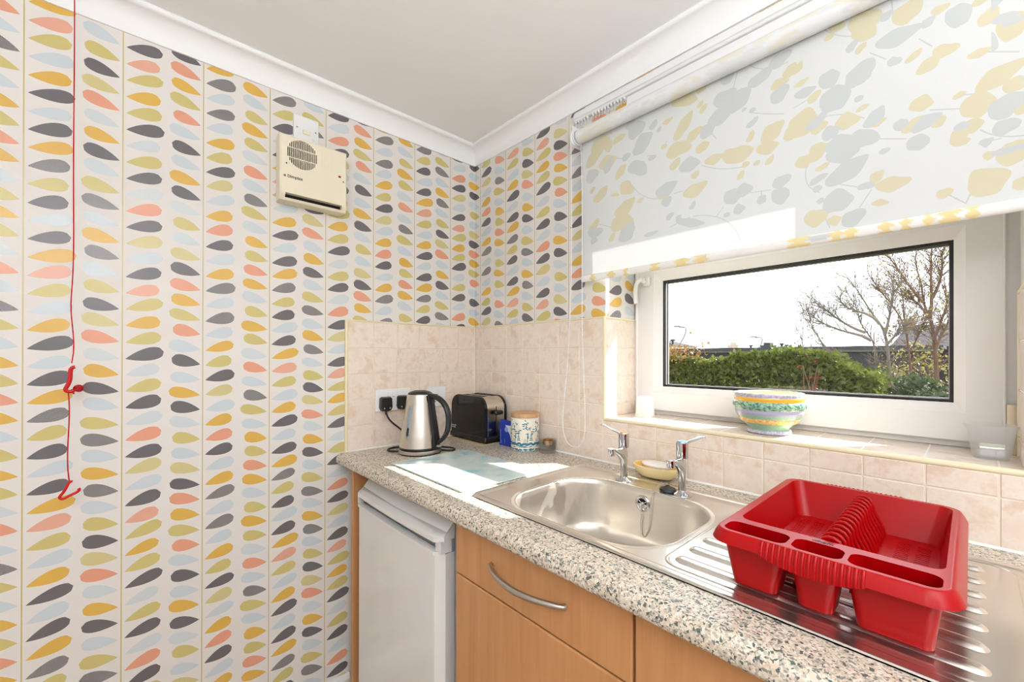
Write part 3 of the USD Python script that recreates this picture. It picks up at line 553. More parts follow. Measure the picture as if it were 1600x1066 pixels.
# the raised fold that frames bowl and drainer
def ridge(x0, x1, y0, y1, r, w, h, z=0.0018):
    return loft([rr(x0 + d, x1 - d, y0 + d, y1 - d, max(r - d, 0.004), z + hh, 10) for d, hh in ((-w, 0), (-w * .5, h * .8), (0, h), (w * .5, h * .8), (w, 0))], False, False)
obj('drainer_fold', ridge(1.212, 1.628, -0.512, -0.112, 0.030, 0.004, 0.0016), 'sink_steel', sink, smooth=50)
for i, y in enumerate((-0.148, -0.2045, -0.2605, -0.316, -0.371, -0.427, -0.481)):
    rg = [rr(1.224 + d, 1.591 - d, y - 0.0135 + d, y + 0.0135 - d, 0.012, 0.0018 + hh, 6) for d, hh in ((0, 0), (0.003, 0.0030), (0.006, 0.0046), (0.010, 0.0050))]
    obj('drainer_rib', loft(rg, False, True), 'sink_steel', sink, smooth=50)
bowl = []
for d, z, r in ((-0.010, 0.0021, 0.125), (-0.004, 0.0024, 0.119), (0.0, 0.0012, 0.115), (0.0035, -0.004, 0.112), (0.006, -0.014, 0.109), (0.009, -0.05, 0.105), (0.0125, -0.095, 0.10), (0.016, -0.118, 0.096), (0.023, -0.134, 0.09), (0.036, -0.144, 0.078), (0.055, -0.148, 0.06), (0.10, -0.150, 0.03), (0.14, -0.1515, 0.02)):
    bowl.append(rr(BXA + d, BXB - d, BYA + d, BYB - d, r, z, 16))
bm = loft(bowl, False, True)
obj('bowl', bm, 'bowl_steel', sink, smooth=60)
w0 = (0.987, -0.345, -0.1515)
obj('waste', lathe([(0.0, 0.0005), (0.018, 0.0005), (0.022, 0.0025), (0.036, 0.0035), (0.041, 0.0015), (0.041, 0)], 32, w0), 'chrome', sink, smooth=40)
ov = thing('overflow', 'round chrome overflow outlet on the back wall of the sink bowl', 'overflow', (0.984, -0.187, -0.034))
oy = lambda m: onY(m, (0.984, -0.1850, -0.034))
obj('rosette', oy(lathe([(0.0125, 0.0), (0.0205, 0.0), (0.0212, 0.002), (0.019, 0.0042), (0.0145, 0.0052), (0.0128, 0.003), (0.0125, 0.0)], 32)), 'chrome', ov, smooth=40)
obj('grille', cat_(oy(lathe([(0, 0.0003), (0.0125, 0.0003), (0.0125, 0.0008), (0, 0.0008)], 24)),), 'dark_void', ov)
obj('boss', cat_(oy(lathe([(0, 0.0), (0.006, 0.0), (0.006, 0.003), (0.004, 0.0055), (0, 0.006)], 20)), *[oy(put(cbox((0, -0.0012, 0.0005), (0.0128, 0.0012, 0.003), 0.0005), (0, 0, 0), (cos(q), sin(q), 0), (-sin(q), cos(q), 0))) for q in (0.5, 2.6, 4.7)]), 'chrome', ov, smooth=40)

# taps
def tap(name, label, x, y, lever_to, knob, dot):
    t = thing(name, label, 'tap', (x, y, 0.002))
    obj('flange', lathe([(0.0, 0.0), (0.0235, 0.0), (0.0238, 0.002), (0.021, 0.0045), (0.013, 0.008), (0.0105, 0.012), (0, 0.012)], 32, (x, y, 0.002)), 'chrome', t, smooth=40)
    secs = [(0.008, 0.0108, -0.0108, 0.0108), (0.018, 0.0094, -0.0094, 0.0094), (0.034, 0.0090, -0.0090, 0.0090), (0.050, 0.0100, -0.0105, 0.0094), (0.062, 0.0120, -0.0160, 0.0104), (0.071, 0.0134, -0.0240, 0.0113), (0.079, 0.0140, -0.0340, 0.0115),
            (0.0855, 0.0142, -0.0450, 0.0106), (0.0910, 0.0138, -0.0530, 0.0095), (0.0955, 0.0125, -0.0550, 0.0080), (0.0980, 0.0090, -0.0500, 0.0050)]
    b_ = np.arange(26) * 2 * pi / 26
    obj('body', loft([np.stack([x + rx * np.cos(b_), y + (yb + yf) / 2 + (yb - yf) / 2 * np.sin(b_), np.full(26, z)], 1) for z, yb, yf, rx in secs]), 'chrome', t, smooth=60)
    obj('nozzle', lathe([(0.0, 0.081), (0.0088, 0.081), (0.0098, 0.083), (0.0098, 0.099), (0.0088, 0.1005), (0.0, 0.1005)], 24, (x, y - 0.060, 0)), 'chrome', t, smooth=40)
    obj('bonnet', lathe([(0, 0.094), (0.0135, 0.0955), (0.0148, 0.098), (0.0150, 0.134), (0.0138, 0.1375), (0.0, 0.1375)], 32, (x, y, 0)), 'chrome', t, smooth=40)
    obj('indice', lathe([(0.0, 0.1374), (0.0122, 0.1374), (0.0115, 0.1392), (0, 0.1397)], 28, (x, y, 0)), dot, t, smooth=40, label=knob)
    q = np.array(lever_to) - (x, y, 0.128); a = np.array((x, y, 0.128)); n_ = np.array([-q[1], q[0], 0]); n_ /= np.linalg.norm(n_)
    prf = [(0.16, 0.0052, 0.0046), (0.35, 0.0054, 0.0040), (0.6, 0.0064, 0.0034), (0.78, 0.0105, 0.0030), (0.92, 0.0112, 0.0028), (1.0, 0.0070, 0.0022)]
    up = np.array([0, 0, 1.0]); rings = []
    for s_, w_, h_ in prf:
        c = a + q * s_ + up * (0.004 * sin(pi * s_) if s_ < 1 else -0.002) + up * 0.004 * (s_ > .7)
        rings.append(np.array([c + n_ * w_ * cos(b) + up * h_ * sin(b) for b in np.arange(14) * 2 * pi / 14]))
    obj('lever', loft(rings), 'chrome', t, smooth=50)
tap('hot_tap', 'chrome hot tap with red disc, left of the two sink taps', 0.901, -0.147, (0.855, -0.194, 0.157), 'red disc', 'tap_red')
tap('cold_tap', 'chrome cold tap with blue disc, right of the two sink taps', 1.0735, -0.147, (1.101, -0.083, 0.142), 'blue disc', 'tap_blue')

plug = thing('sink_plug', 'black rubber sink plug lying by the cold tap with its chain to the overflow', 'plug', (1.037, -0.151, 0.002))
obj('stopper', lathe([(0, 0.002), (0.0195, 0.002), (0.0215, 0.006), (0.0195, 0.011), (0.012, 0.014), (0.006, 0.0165), (0.004, 0.019), (0, 0.020)], 32, (1.0365, -0.151, 0)), 'black_rubber', plug, smooth=40)
ch = curve([(1.0365, -0.151, 0.021), (1.026, -0.160, 0.0225), (1.016, -0.172, 0.012), (1.012, -0.1868, -0.006), (1.0105, -0.192, -0.04), (1.008, -0.1935, -0.08), (1.002, -0.1945, -0.105), (0.994, -0.1955, -0.116), (0.987, -0.195, -0.106), (0.984, -0.194, -0.08), (0.984, -0.192, -0.05), (0.984, -0.1915, -0.036)], 160)
obj('chain', beads(ch, 0.0017, 0.0040), 'dull_metal', plug, kind='stuff', label='fine metal ball chain')

# soap dish and soap
sd = thing('soap_dish', 'oval cream soap dish behind the taps against the tiles', 'soap dish', (0.951, -0.058, 0.001))
def oval(cx, cy, rx, ry, z, n=40): 
    b = np.arange(n) * 2 * pi / n; return np.stack([cx + rx * np.cos(b), cy + ry * np.sin(b), np.full(n, z)], 1)
obj('dish', loft([oval(0.951, -0.058, a_, b_, z) for a_, b_, z in ((0.040, 0.022, 0.0052), (0.052, 0.030, 0.0075), (0.0635, 0.0395, 0.021), (0.070, 0.0445, 0.034), (0.0705, 0.045, 0.0385), (0.068, 0.043, 0.0395), (0.063, 0.039, 0.0365), (0.055, 0.033, 0.0305), (0.04, 0.024, 0.0295))]), 'soap_cream', sd, smooth=45)
obj('lining', loft([oval(0.951, -0.058, a_, b_, z) for a_, b_, z in ((0.0645, 0.0400, 0.0378), (0.056, 0.034, 0.0315), (0.042, 0.026, 0.0306))], False), 'soap_orange', sd, smooth=45, label='orange-yellow inner glaze')
obj('soap', loft([oval(0.955, -0.060, a_, b_, z) for a_, b_, z in ((0.038, 0.021, 0.0310), (0.045, 0.027, 0.036), (0.046, 0.028, 0.042), (0.041, 0.024, 0.0475), (0.02, 0.011, 0.049))]), 'soap_white', smooth=45, label='white bar of soap lying in the oval cream dish', cat='soap')

# fridge
fr = thing('fridge', 'white under-counter fridge with a full-width recessed grip at the door top', 'fridge', (0.40, -0.58, ZF))
FXA, FXB, FYF = 0.130, 0.658, -0.604
obj('cabinet', cbox((FXA + 0.004, -0.555, ZF + 0.012), (FXB - 0.004, -0.03, -0.066), 0.004), 'fridge_white', fr)
def slab(z0, z1, y0, y1, bow=0.0, r=0.018, x0=FXA, x1=FXB):
    """door-shaped slab: bowed front at y0, straight back at y1, rounded front corners"""
    n = 24; t = np.linspace(0, 1, n); xs_ = x0 + (x1 - x0) * t
    fr_ = y0 - bow * np.sin(pi * t) + r * (1 - np.sqrt(np.clip(1 - np.clip(1 - np.minimum(t, 1 - t) * (x1 - x0) / r, 0, 1) ** 2, 0, 1)))
    return np.vstack([np.stack([xs_, fr_], 1), [[x1, y1], [x0, y1]]]), (z0, z1)
def slabm(*a, **k):
    p, (z0, z1) = slab(*a, **k); return ext(Polygon(p), z1 - z0, z0)
obj('door', slabm(ZF + 0.06, -0.154, FYF, -0.558, 0.004), 'fridge_white', fr, smooth=30)
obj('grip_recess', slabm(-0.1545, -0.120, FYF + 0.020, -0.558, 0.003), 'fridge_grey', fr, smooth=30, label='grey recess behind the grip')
p1, _ = slab(0, 0, FYF - 0.004, -0.558, 0.006); p2, _ = slab(0, 0, FYF + 0.004, -0.558, 0.004)
cap = loft([np.c_[p1, np.full(len(p1), -0.1235)], np.c_[p1, np.full(len(p1), -0.108)], np.c_[p2[:, 0], np.where(p2[:, 1] < -0.57, -0.562 + (p2[:, 1] + 0.562) * 0.9, p2[:, 1]), np.where(p2[:, 1] < -0.57, -0.1005, -0.074)]])
obj('top_cap', cap, 'fridge_white', fr, smooth=25)
lip = slabm(-0.158, -0.1485, FYF - 0.004, FYF + 0.013, 0.006)
obj('grip_lip', lip, 'fridge_white', fr, smooth=30)
obj('side_stop', box((FXA + 0.0015, FYF + 0.003, -0.1525), (FXA + 0.010, -0.56, -0.12)), 'fridge_white', fr)
obj('side_stop', box((FXB - 0.026, FYF + 0.004, -0.1525), (FXB - 0.0015, -0.56, -0.12)), 'fridge_white', fr)
obj('plinth', box((FXA + 0.02, -0.55, ZF), (FXB - 0.02, -0.53, ZF + 0.06)), 'fridge_grey', fr)
obj('end_panel', cbox((0.067, -0.598, ZF), (0.085, -0.02, -0.0355), 0.001), 'beech', label='beech-effect end panel between the papered wall and the fridge', cat='end panel')
def unit(name, label, x0, x1, handle=True):
    t = thing(name, label, 'cabinet', ((x0 + x1) / 2, -0.3, ZF))
    zt = -0.036
    cz = -0.165
    obj('carcass', cat_(box((x0 + 0.001, -0.576, ZF + 0.14), (x0 + 0.017, -0.03, zt)), box((x1 - 0.017, -0.576, ZF + 0.14), (x1 - 0.001, -0.03, zt)), box((x0 + 0.017, -0.576, ZF + 0.14), (x1 - 0.017, -0.03, ZF + 0.156)), box((x0 + 0.017, -0.046, ZF + 0.156), (x1 - 0.017, -0.03, zt))), 'cabinet_inside', t)
    d = obj('drawer_front', cbox((x0 + 0.0015, -0.600, cz - 0.003), (x1 - 0.0015, -0.5785, zt - 0.003), 0.0025), 'beech', t)
    e_ = obj('door', cbox((x0 + 0.0015, -0.600, ZF + 0.145), (x1 - 0.0015, -0.5785, cz - 0.0065), 0.0025), 'beech', t)
    xm = (x0 + x1) / 2
    for pr_, o_, ax_ in ((d, (xm, -0.6005, -0.1005), (1, 0, 0)), (e_, (x1 - 0.045, -0.6005, -0.47), (0, 0, 1))):
        o_, ax_ = np.array(o_), np.array(ax_, float); out_ = np.array([0, -1.0, 0])
        P = [o_ - ax_ * 0.1055, o_ - ax_ * 0.1045 + out_ * 0.0055] + [o_ + ax_ * (-0.1045 + 0.209 * t_) + out_ * (0.0055 + 0.030 * sin(pi * t_) ** 0.85) for t_ in np.linspace(0.03, 0.97, 21)] + [o_ + ax_ * 0.1045 + out_ * 0.0055, o_ + ax_ * 0.1055]
        obj('handle', tube(P, [0.0052] * 2 + list(0.0052 + 0.0012 * np.sin(pi * np.linspace(0, 1, 21))) + [0.0052] * 2, 14), 'dull_metal', pr_, smooth=50)
    obj('plinth', box((x0, -0.545, ZF), (x1, -0.53, ZF + 0.14)), 'beech', t)
unit('base_cabinet', 'beech-effect base cabinet beside the fridge, its drawer with a bowed metal handle', 0.7235, 1.2125)
unit('base_cabinet', 'beech-effect base cabinet under the drainer, at the lower right', 1.2145, 1.8145)

# ================================================================== ON THE WORKTOP
obj('worktop_saver', cat_(ext(rpoly(0.282, 0.681, -0.551, -0.2515, 0.012), 0.0042, 0.0012)), 'board_print', label='white glass worktop saver with turquoise marbling lying in front of the kettle', cat='worktop saver')
mt = thing('woven_mat', 'thin beige woven mat under the toaster', 'mat', (0.14, -0.10, 0.0))
obj('weave', cbox((0.012, -0.172, 0.0004), (0.262, -0.02, 0.003), 0.0008), 'woven', mt)
# toaster
to = thing('toaster', 'black and stainless two-slot toaster in the corner', 'toaster', (0.13, -0.075, 0.003))
TX0, TX1, TY0, TY1, TZ0, TZ1 = 0.010, 0.2515, -0.137, -0.020, 0.016, 0.192
def tprof(g, r=0.052): 
    return Polygon([(TX0 - g, TZ0)] + [(TX0 + r + (r + g) * cos(a), TZ1 - r + (r + g) * sin(a)) for a in np.linspace(pi, pi / 2, 12)] + [(TX1 - r + (r + g) * cos(a), TZ1 - r + (r + g) * sin(a)) for a in np.linspace(pi / 2, 0, 12)] + [(TX1 + g, TZ0)])
shell = M(put(ext(tprof(-0.002), TY1 - TY0 - 0.024), (0, TY1 - 0.012, 0), (1, 0, 0), (0, 0, 1), (0, -1, 0)))
for yy in (-0.101, -0.056): shell = shell - M(box((0.055, yy - 0.012, 0.09), (0.208, yy + 0.012, 0.25)))
obj('shell', shell, 'toaster_steel', to, smooth=30)
obj('slot_lining', cat_(*[box((0.056, yy - 0.0115, 0.10), (0.207, yy + 0.0115, 0.104)) for yy in (-0.101, -0.056)], *[box((0.056, yy + s_ * 0.0112 - 0.0003, 0.1), (0.207, yy + s_ * 0.0112 + 0.0003, 0.1885)) for yy in (-0.101, -0.056) for s_ in (-1, 1)]), 'dark_void', to)
fcl = [(tprof(0.0), TY0 + 0.0125), (tprof(0.0), TY0 + 0.006), (tprof(-0.001), TY0 + 0.002), (tprof(-0.005), TY0)]
def plate(ys_):
    return loft([np.array([(x, y, z) for x, z in np.array(tprof(g).exterior.coords)[:-1]]) for g, y in ys_])
fp = obj('side_plate', plate([(0.0, TY0 + 0.0125), (0.0, TY0 + 0.005), (-0.0015, TY0 + 0.0015), (-0.006, TY0)]), 'black_gloss', to, smooth=40)
obj('side_plate', plate([(0.0, TY1 - 0.0125), (0.0, TY1 - 0.005), (-0.0015, TY1 - 0.0015), (-0.006, TY1)]), 'black_gloss', to, smooth=40)
for k, wd in enumerate(('Russell', 'Hobbs')):
    obj('lettering', onY(text(wd, 0.0062, 0.0004), (0.0205, TY0 + 0.0002, 0.0535 - 0.0085 * k)), 'box_white', fp)
obj('lettering_mark', onY(cbox((0, 0, 0), (0.0016, 0.016, 0.0004), 0.0001), (0.0150, TY0 + 0.0002, 0.0440)), 'box_white', fp)
obj('base', rbox((TX0 - 0.003, TY0 - 0.005, 0.0075), (TX1 + 0.007, TY1 + 0.004, 0.0295), 0.006), 'black_plastic', to, smooth=40)
for fx in (0.03, 0.235):
    for fy in (-0.122, -0.035): obj('foot', lathe([(0, 0.0032), (0.010, 0.0032), (0.010, 0.008), (0, 0.008)], 16, (fx, fy, 0)), 'black_rubber', to)
obj('lever_slot', cbox((TX1 - 0.003, -0.0785, 0.045), (TX1 - 0.0012, -0.0755, 0.150), 0.0003), 'dark_void', to)
lv = rbox((TX1 + 0.004, -0.100, 0.117), (TX1 + 0.020, -0.054, 0.135), 0.0085)
obj('lever', cat_(lv, cbox((TX1 - 0.002, -0.0785, 0.123), (TX1 + 0.006, -0.0755, 0.129), 0.001)), 'black_plastic', to, smooth=40)
obj('browning_dial', put(lathe([(0, 0), (0.0105, 0), (0.0095, 0.009), (0, 0.010)], 24), (TX1 - 0.0015, -0.105, 0.052), (0, 1, 0), (0, 0, 1), (1, 0, 0)), 'black_plastic', to, smooth=40)
# tea-bag box
tb = thing('tea_box', 'small blue and white cardboard carton between toaster and canister', 'box', (0.317, -0.062, 0.0))
def yaw_box(cx, cy, a, lo, hi, c=0.001): 
    return put(cbox(lo, hi, c), (cx, cy, 0), (cos(a), sin(a), 0), (-sin(a), cos(a), 0))
obj('carton', yaw_box(0.317, -0.064, 0.05, (-0.034, -0.023, 0.0006), (0.034, 0.023, 0.083)), 'box_blue', tb)
ya = lambda m: put(m, (0.317, -0.064, 0), (cos(0.05), sin(0.05), 0), (-sin(0.05), cos(0.05), 0))
obj('white_swoosh', ya(onY(ext(Polygon([(0.0, 0.083), (0.034, 0.083), (0.034, 0.012), (0.031, 0.03), (0.024, 0.05), (0.010, 0.066)]), 0.0004), (0, -0.023, 0))), 'box_white', tb)
obj('pale_dot', ya(onY(ext(Point(0.006, 0.066).buffer(0.010), 0.0006), (0, -0.023, 0))), 'box_light', tb)
obj('print_line', ya(onY(cat_(ext(sbox(-0.0285, 0.008, -0.0262, 0.064), 0.0004), ext(sbox(-0.0235, 0.008, -0.0222, 0.022), 0.0004), ext(sbox(-0.004, 0.010, -0.0025, 0.030), 0.0004)), (0, -0.023, 0))), 'box_light', tb)
obj('flap', cat_(ya(hullp([(-0.034, -0.023, 0.083), (0.034, -0.023, 0.083), (-0.030, -0.018, 0.104), (0.030, -0.018, 0.100), (-0.034, -0.0222, 0.083), (0.034, -0.0222, 0.083), (-0.030, -0.0172, 0.104), (0.030, -0.0172, 0.1)]))), 'box_blue', tb)
# canister with printed landscape
cn = thing('canister', 'round cream ceramic canister with blue landscape print and wooden lid', 'canister', (0.4095, -0.0665, 0.0))
rc = 0.0545
prt = []
rg_ = np.random.default_rng(5)
def blob(u, v, a, b, th): return affinity.translate(affinity.rotate(affinity.scale(Point(0, 0).buffer(1, 5), a, b), th), u, v)
for k in range(7):                                                          # per 1/7 of the way round: tree, pagoda, bridge, water, birds
    u0 = 2 * pi * rc * k / 7
    for q in range(14): prt.append(blob(u0 + rg_.normal(0.010, 0.007), 0.092 + rg_.normal(0, 0.012), 0.0050, 0.0018, rg_.uniform(-60, 60)))
    for q in range(7): prt.append(blob(u0 + 0.03 + rg_.normal(0, 0.007), 0.07 + rg_.normal(0, 0.006), 0.0062, 0.0018, rg_.uniform(-15, 15)))
    prt += [blob(u0 + 0.018, 0.052 + 0.004 * q, 0.0034 - 0.0005 * q, 0.0034, 0) for q in range(5)]
    prt.append(LineString([(u0 + 0.018, 0.03), (u0 + 0.018, 0.06)]).buffer(0.0006))
    for q in range(4): prt.append(Polygon([(u0 + 0.031 - 0.008 + 0.0014 * q, 0.042 + 0.0062 * q), (u0 + 0.031 + 0.008 - 0.0014 * q, 0.042 + 0.0062 * q), (u0 + 0.031 + 0.005 - 0.0012 * q, 0.0455 + 0.0062 * q), (u0 + 0.031 - 0.005 + 0.0012 * q, 0.0455 + 0.0062 * q)]))
    for q in range(3): prt.append(LineString([(u0 + 0.002 + 0.006 * q, 0.034), (u0 + 0.006 + 0.005 * q, 0.047)]).buffer(0.0008))
    prt.append(LineString([(u0 + q * 0.0025, 0.029 + 0.004 * math.sin(q * 0.7 + k) * (q / 20)) for q in range(20)]).buffer(0.0038))
    for q in range(5): prt.append(blob(u0 + rg_.uniform(0, 0.049), 0.022 + rg_.normal(0, 0.002), 0.0075, 0.0016, 4))
    for q in range(9): prt.append(blob(u0 + rg_.uniform(0, 0.049), 0.0085 + rg_.normal(0, 0.0014), 0.006, 0.0022, rg_.uniform(-25, 25)))
prt += [sbox(0, 0.0165, 2 * pi * rc, 0.0176), sbox(0, 0.0028, 2 * pi * rc, 0.0040)]
pr_u = unary_union(prt).intersection(sbox(0, 0.002, 2 * pi * rc, 0.118)); full = sbox(0, 0.002, 2 * pi * rc, 0.1205)
V, F, C, n = [], [], [], 0
for q in range(64):
    u0, u1 = 2 * pi * rc * q / 64, 2 * pi * rc * (q + 1) / 64; cell = sbox(u0, 0, u1, 0.2)
    for g, c in ((full.difference(pr_u).intersection(cell), srgb(238, 232, 216)), (pr_u.intersection(cell), srgb(54, 128, 150))):
        for p_ in getattr(g, 'geoms', [g]):
            if p_.geom_type == 'Polygon' and p_.area > 1e-9:
                v, f = trimesh.creation.triangulate_polygon(p_, engine='earcut'); V.append(v); F.append(f + n); C.append(np.tile(c, (len(v), 1))); n += len(v)
uv = np.vstack(V); an = uv[:, 0] / rc
cm = trimesh.Trimesh(np.stack([0.4095 + rc * np.cos(an), -0.0665 + rc * np.sin(an), uv[:, 1]], 1), np.vstack(F), process=False)
base_ = lathe([(0, 0.0006), (0.052, 0.0006), (rc, 0.002)], 64, (0.4095, -0.0665, 0)); top_ = lathe([(rc, 0.1205), (0.0535, 0.1225), (0.047, 0.1225), (0.047, 0.004), (0, 0.004)], 64, (0.4095, -0.0665, 0))
obj('pot', cat_(cm, base_, top_), 'canister_glaze', cn, smooth=True, ink=(np.vstack([np.vstack(C), np.tile(srgb(238, 232, 216), (len(base_.vertices) + len(top_.vertices), 1))]), np.zeros(n + len(base_.vertices) + len(top_.vertices))))
obj('lid', lathe([(0, 0.124), (0.0465, 0.124), (0.0465, 0.1228), (0.0535, 0.1228), (0.0555, 0.126), (0.0562, 0.133), (0.0552, 0.140), (0.052, 0.1418), (0, 0.1424)], 56, (0.4095, -0.0665, 0)), 'lid_wood', cn, smooth=40)
obj('seal_ring', lathe([(0.0475, 0.1226), (0.0542, 0.1226), (0.0542, 0.1245), (0.0475, 0.1245)], 48, (0.4095, -0.0665, 0)), 'box_white', cn)
tl = thing('tealight_holder', 'small clear glass tealight holder right of the canister', 'tealight holder', (0.5085, -0.045, 0.0))
obj('glass', lathe([(0, 0.0006), (0.030, 0.0006), (0.0325, 0.003), (0.0335, 0.047), (0.0325, 0.0485), (0.0312, 0.047), (0.0300, 0.012), (0, 0.010)], 40, (0.5085, -0.045, 0)), 'clear_glass', tl, smooth=40)
obj('metal_cup', lathe([(0.0, 0.030), (0.0185, 0.030), (0.0195, 0.044), (0.026, 0.0465), (0.026, 0.0475), (0.0185, 0.0455), (0.0175, 0.033), (0, 0.033)], 36, (0.5085, -0.045, 0)), 'gold_metal', tl, smooth=40)

# kettle on its base
KX, KY = 0.188, -0.392
hd = np.array([0.939, 0.344, 0])                                            # handle direction
kb = thing('power_base', 'round black and steel power base under the kettle with coiled flex', 'kettle base', (KX, KY, 0.0))
obj('disc', lathe([(0, 0.0012), (0.0765, 0.0012), (0.0775, 0.003), (0.0765, 0.005)], 56, (KX, KY, 0)), 'black_plastic', kb, smooth=40)
obj('steel_band', lathe([(0.0765, 0.004), (0.0775, 0.005), (0.0775, 0.0165), (0.0755, 0.018), (0.0, 0.018)], 56, (KX, KY, 0)), 'kettle_steel', kb, smooth=40)
fl = curve([(KX - 0.045, KY - 0.062, 0.006), (0.115, -0.475, 0.005), (0.085, -0.468, 0.005), (0.072, -0.432, 0.005), (0.082, -0.405, 0.006), (0.106, -0.385, 0.02), (0.08, -0.36, 0.03), (0.06, -0.375, 0.045), (0.045, -0.405, 0.075), (0.037, -0.432, 0.100), (0.034, -0.4465, 0.122), (0.0315, -0.450, 0.134)], 90)
obj('flex', tube(fl, 0.0034, 10), 'black_rubber', kb, smooth=60)
obj('flex_loop', tube(curve([(KX + 0.04, KY + 0.064, 0.006), (0.245, -0.315, 0.005), (0.258, -0.292, 0.005), (0.240, -0.275, 0.005), (0.205, -0.280, 0.005), (0.178, -0.300, 0.005), (KX - 0.004, KY + 0.074, 0.006)], 50), 0.0034, 10), 'black_rubber', kb, smooth=60)
ke = thing('kettle', 'brushed stainless steel kettle with black handle and water gauge', 'kettle', (KX, KY, 0.018))
def kr(z): return float(np.interp(z, [0.018, 0.026, 0.06, 0.12, 0.17, 0.213], [0.0735, 0.0735, 0.0705, 0.0615, 0.0535, 0.0470]))
obj('seam_ring', lathe([(0, 0.0182), (0.0735, 0.0182), (0.0752, 0.020), (0.0752, 0.024), (0.0735, 0.0255), (0, 0.0255)], 56, (KX, KY, 0)), 'black_plastic', ke, smooth=40)
obj('body', lathe([(0, 0.0255)] + [(kr(z), z) for z in np.linspace(0.0256, 0.213, 24)] + [(0.0455, 0.2155), (0, 0.2155)], 64, (KX, KY, 0)), 'kettle_steel', ke, smooth=40)
obj('lid', lathe([(0, 0.215), (0.0448, 0.215), (0.0440, 0.219), (0.036, 0.2245), (0.02, 0.229), (0, 0.2303)], 48, (KX, KY, 0)), 'black_plastic', ke, smooth=40)
nd = np.array([-hd[1], hd[0], 0]); K0 = np.array([KX, KY, 0])
# black spine on the body, arched handle, switch
sp = []
for z in np.linspace(0.020, 0.212, 14):
    r_ = kr(z); w_ = 0.0155 + 0.004 * (z < 0.05) + 0.003 * (z > 0.19); sp.append(np.array([K0 + hd * (r_ - 0.006) + nd * w_ + (0, 0, z), K0 + hd * (r_ - 0.006) - nd * w_ + (0, 0, z), K0 + hd * (r_ + 0.004) - nd * w_ + (0, 0, z), K0 + hd * (r_ + 0.009) - nd * w_ * .6 + (0, 0, z), K0 + hd * (r_ + 0.009) + nd * w_ * .6 + (0, 0, z), K0 + hd * (r_ + 0.004) + nd * w_ + (0, 0, z)])[::-1])
obj('spine', loft(sp), 'black_plastic', ke, smooth=40)
hp_ = curve([K0 + hd * 0.040 + (0, 0, 0.212), K0 + hd * 0.066 + (0, 0, 0.209), K0 + hd * 0.102 + (0, 0, 0.192), K0 + hd * 0.124 + (0, 0, 0.160), K0 + hd * 0.129 + (0, 0, 0.122), K0 + hd * 0.122 + (0, 0, 0.085), K0 + hd * 0.103 + (0, 0, 0.058), K0 + hd * 0.075 + (0, 0, 0.042)], 36)
T = np.gradient(hp_, axis=0); T /= np.linalg.norm(T, axis=1, keepdims=True); b = np.arange(16) * 2 * pi / 16; rings = []
for i, (p_, t_) in enumerate(zip(hp_, T)):
    nn = np.cross(t_, nd); wa = np.interp(i / 35, [0, .2, .5, 1], [0.0135, 0.0125, 0.0115, 0.0105]); wb = np.interp(i / 35, [0, .2, .5, 1], [0.0085, 0.0095, 0.0095, 0.0065])
    rings.append(np.array([p_ + nd * wa * cos(q) + nn * wb * sin(q) for q in b]))
obj('handle', loft(rings), 'black_plastic', ke, smooth=60)
obj('lid_button', put(rbox((-0.013, -0.007, 0.0), (0.013, 0.007, 0.008), 0.0035), K0 + hd * 0.079 + (0, 0, 0.2035), hd * cos(0.5) - np.array([0, 0, sin(0.5)]), nd, hd * sin(0.5) + np.array([0, 0, cos(0.5)])), 'black_plastic', ke, smooth=40)
obj('switch', put(rbox((-0.010, -0.009, 0.0), (0.010, 0.009, 0.007), 0.003), K0 + hd * 0.083 + (0, 0, 0.028), hd, nd, (0, 0, 1)), 'gauge_plastic', ke, smooth=40)
ga = math.atan2(-0.93, 0.36)
def on_body(a, z, out): r_ = kr(z) + out; return (KX + r_ * cos(a), KY + r_ * sin(a), z)
def gauge(w, z0, z1, out):
    n = 20; zz = np.linspace(z0, z1, n); rings = []
    for z in zz:
        e_ = min(z - z0, z1 - z); hw = w * math.sqrt(max(0.02, 1 - max(0, 1 - e_ / w) ** 2)); da = hw / kr(z)
        rings.append(np.array([on_body(ga - da, z, -0.002), on_body(ga + da, z, -0.002), on_body(ga + da * .97, z, out), on_body(ga + da * .4, z, out + 0.0005), on_body(ga - da * .4, z, out + 0.0005), on_body(ga - da * .97, z, out)]))
    return loft(rings)
obj('gauge_frame', gauge(0.0095, 0.058, 0.178, 0.0010), 'gauge_plastic', ke, smooth=40)
obj('gauge_window', gauge(0.0058, 0.064, 0.172, 0.0016), 'fridge_grey', ke, smooth=40)
obj('water_shadow', gauge(0.0045, 0.070, 0.100, 0.0022), 'heater_dark', ke, smooth=40)  # dark strip low in the gauge window
obj('spout', hullp([K0 - hd * 0.040 + nd * 0.014 + (0, 0, 0.2135), K0 - hd * 0.040 - nd * 0.014 + (0, 0, 0.2135), K0 - hd * 0.056 + (0, 0, 0.2135), K0 - hd * 0.053 + nd * 0.006 + (0, 0, 0.2135), K0 - hd * 0.053 - nd * 0.006 + (0, 0, 0.2135), K0 - hd * 0.046 + (0, 0, 0.188), K0 - hd * 0.040 + nd * 0.012 + (0, 0, 0.205), K0 - hd * 0.040 - nd * 0.012 + (0, 0, 0.205)]), 'kettle_steel', ke, smooth=40)

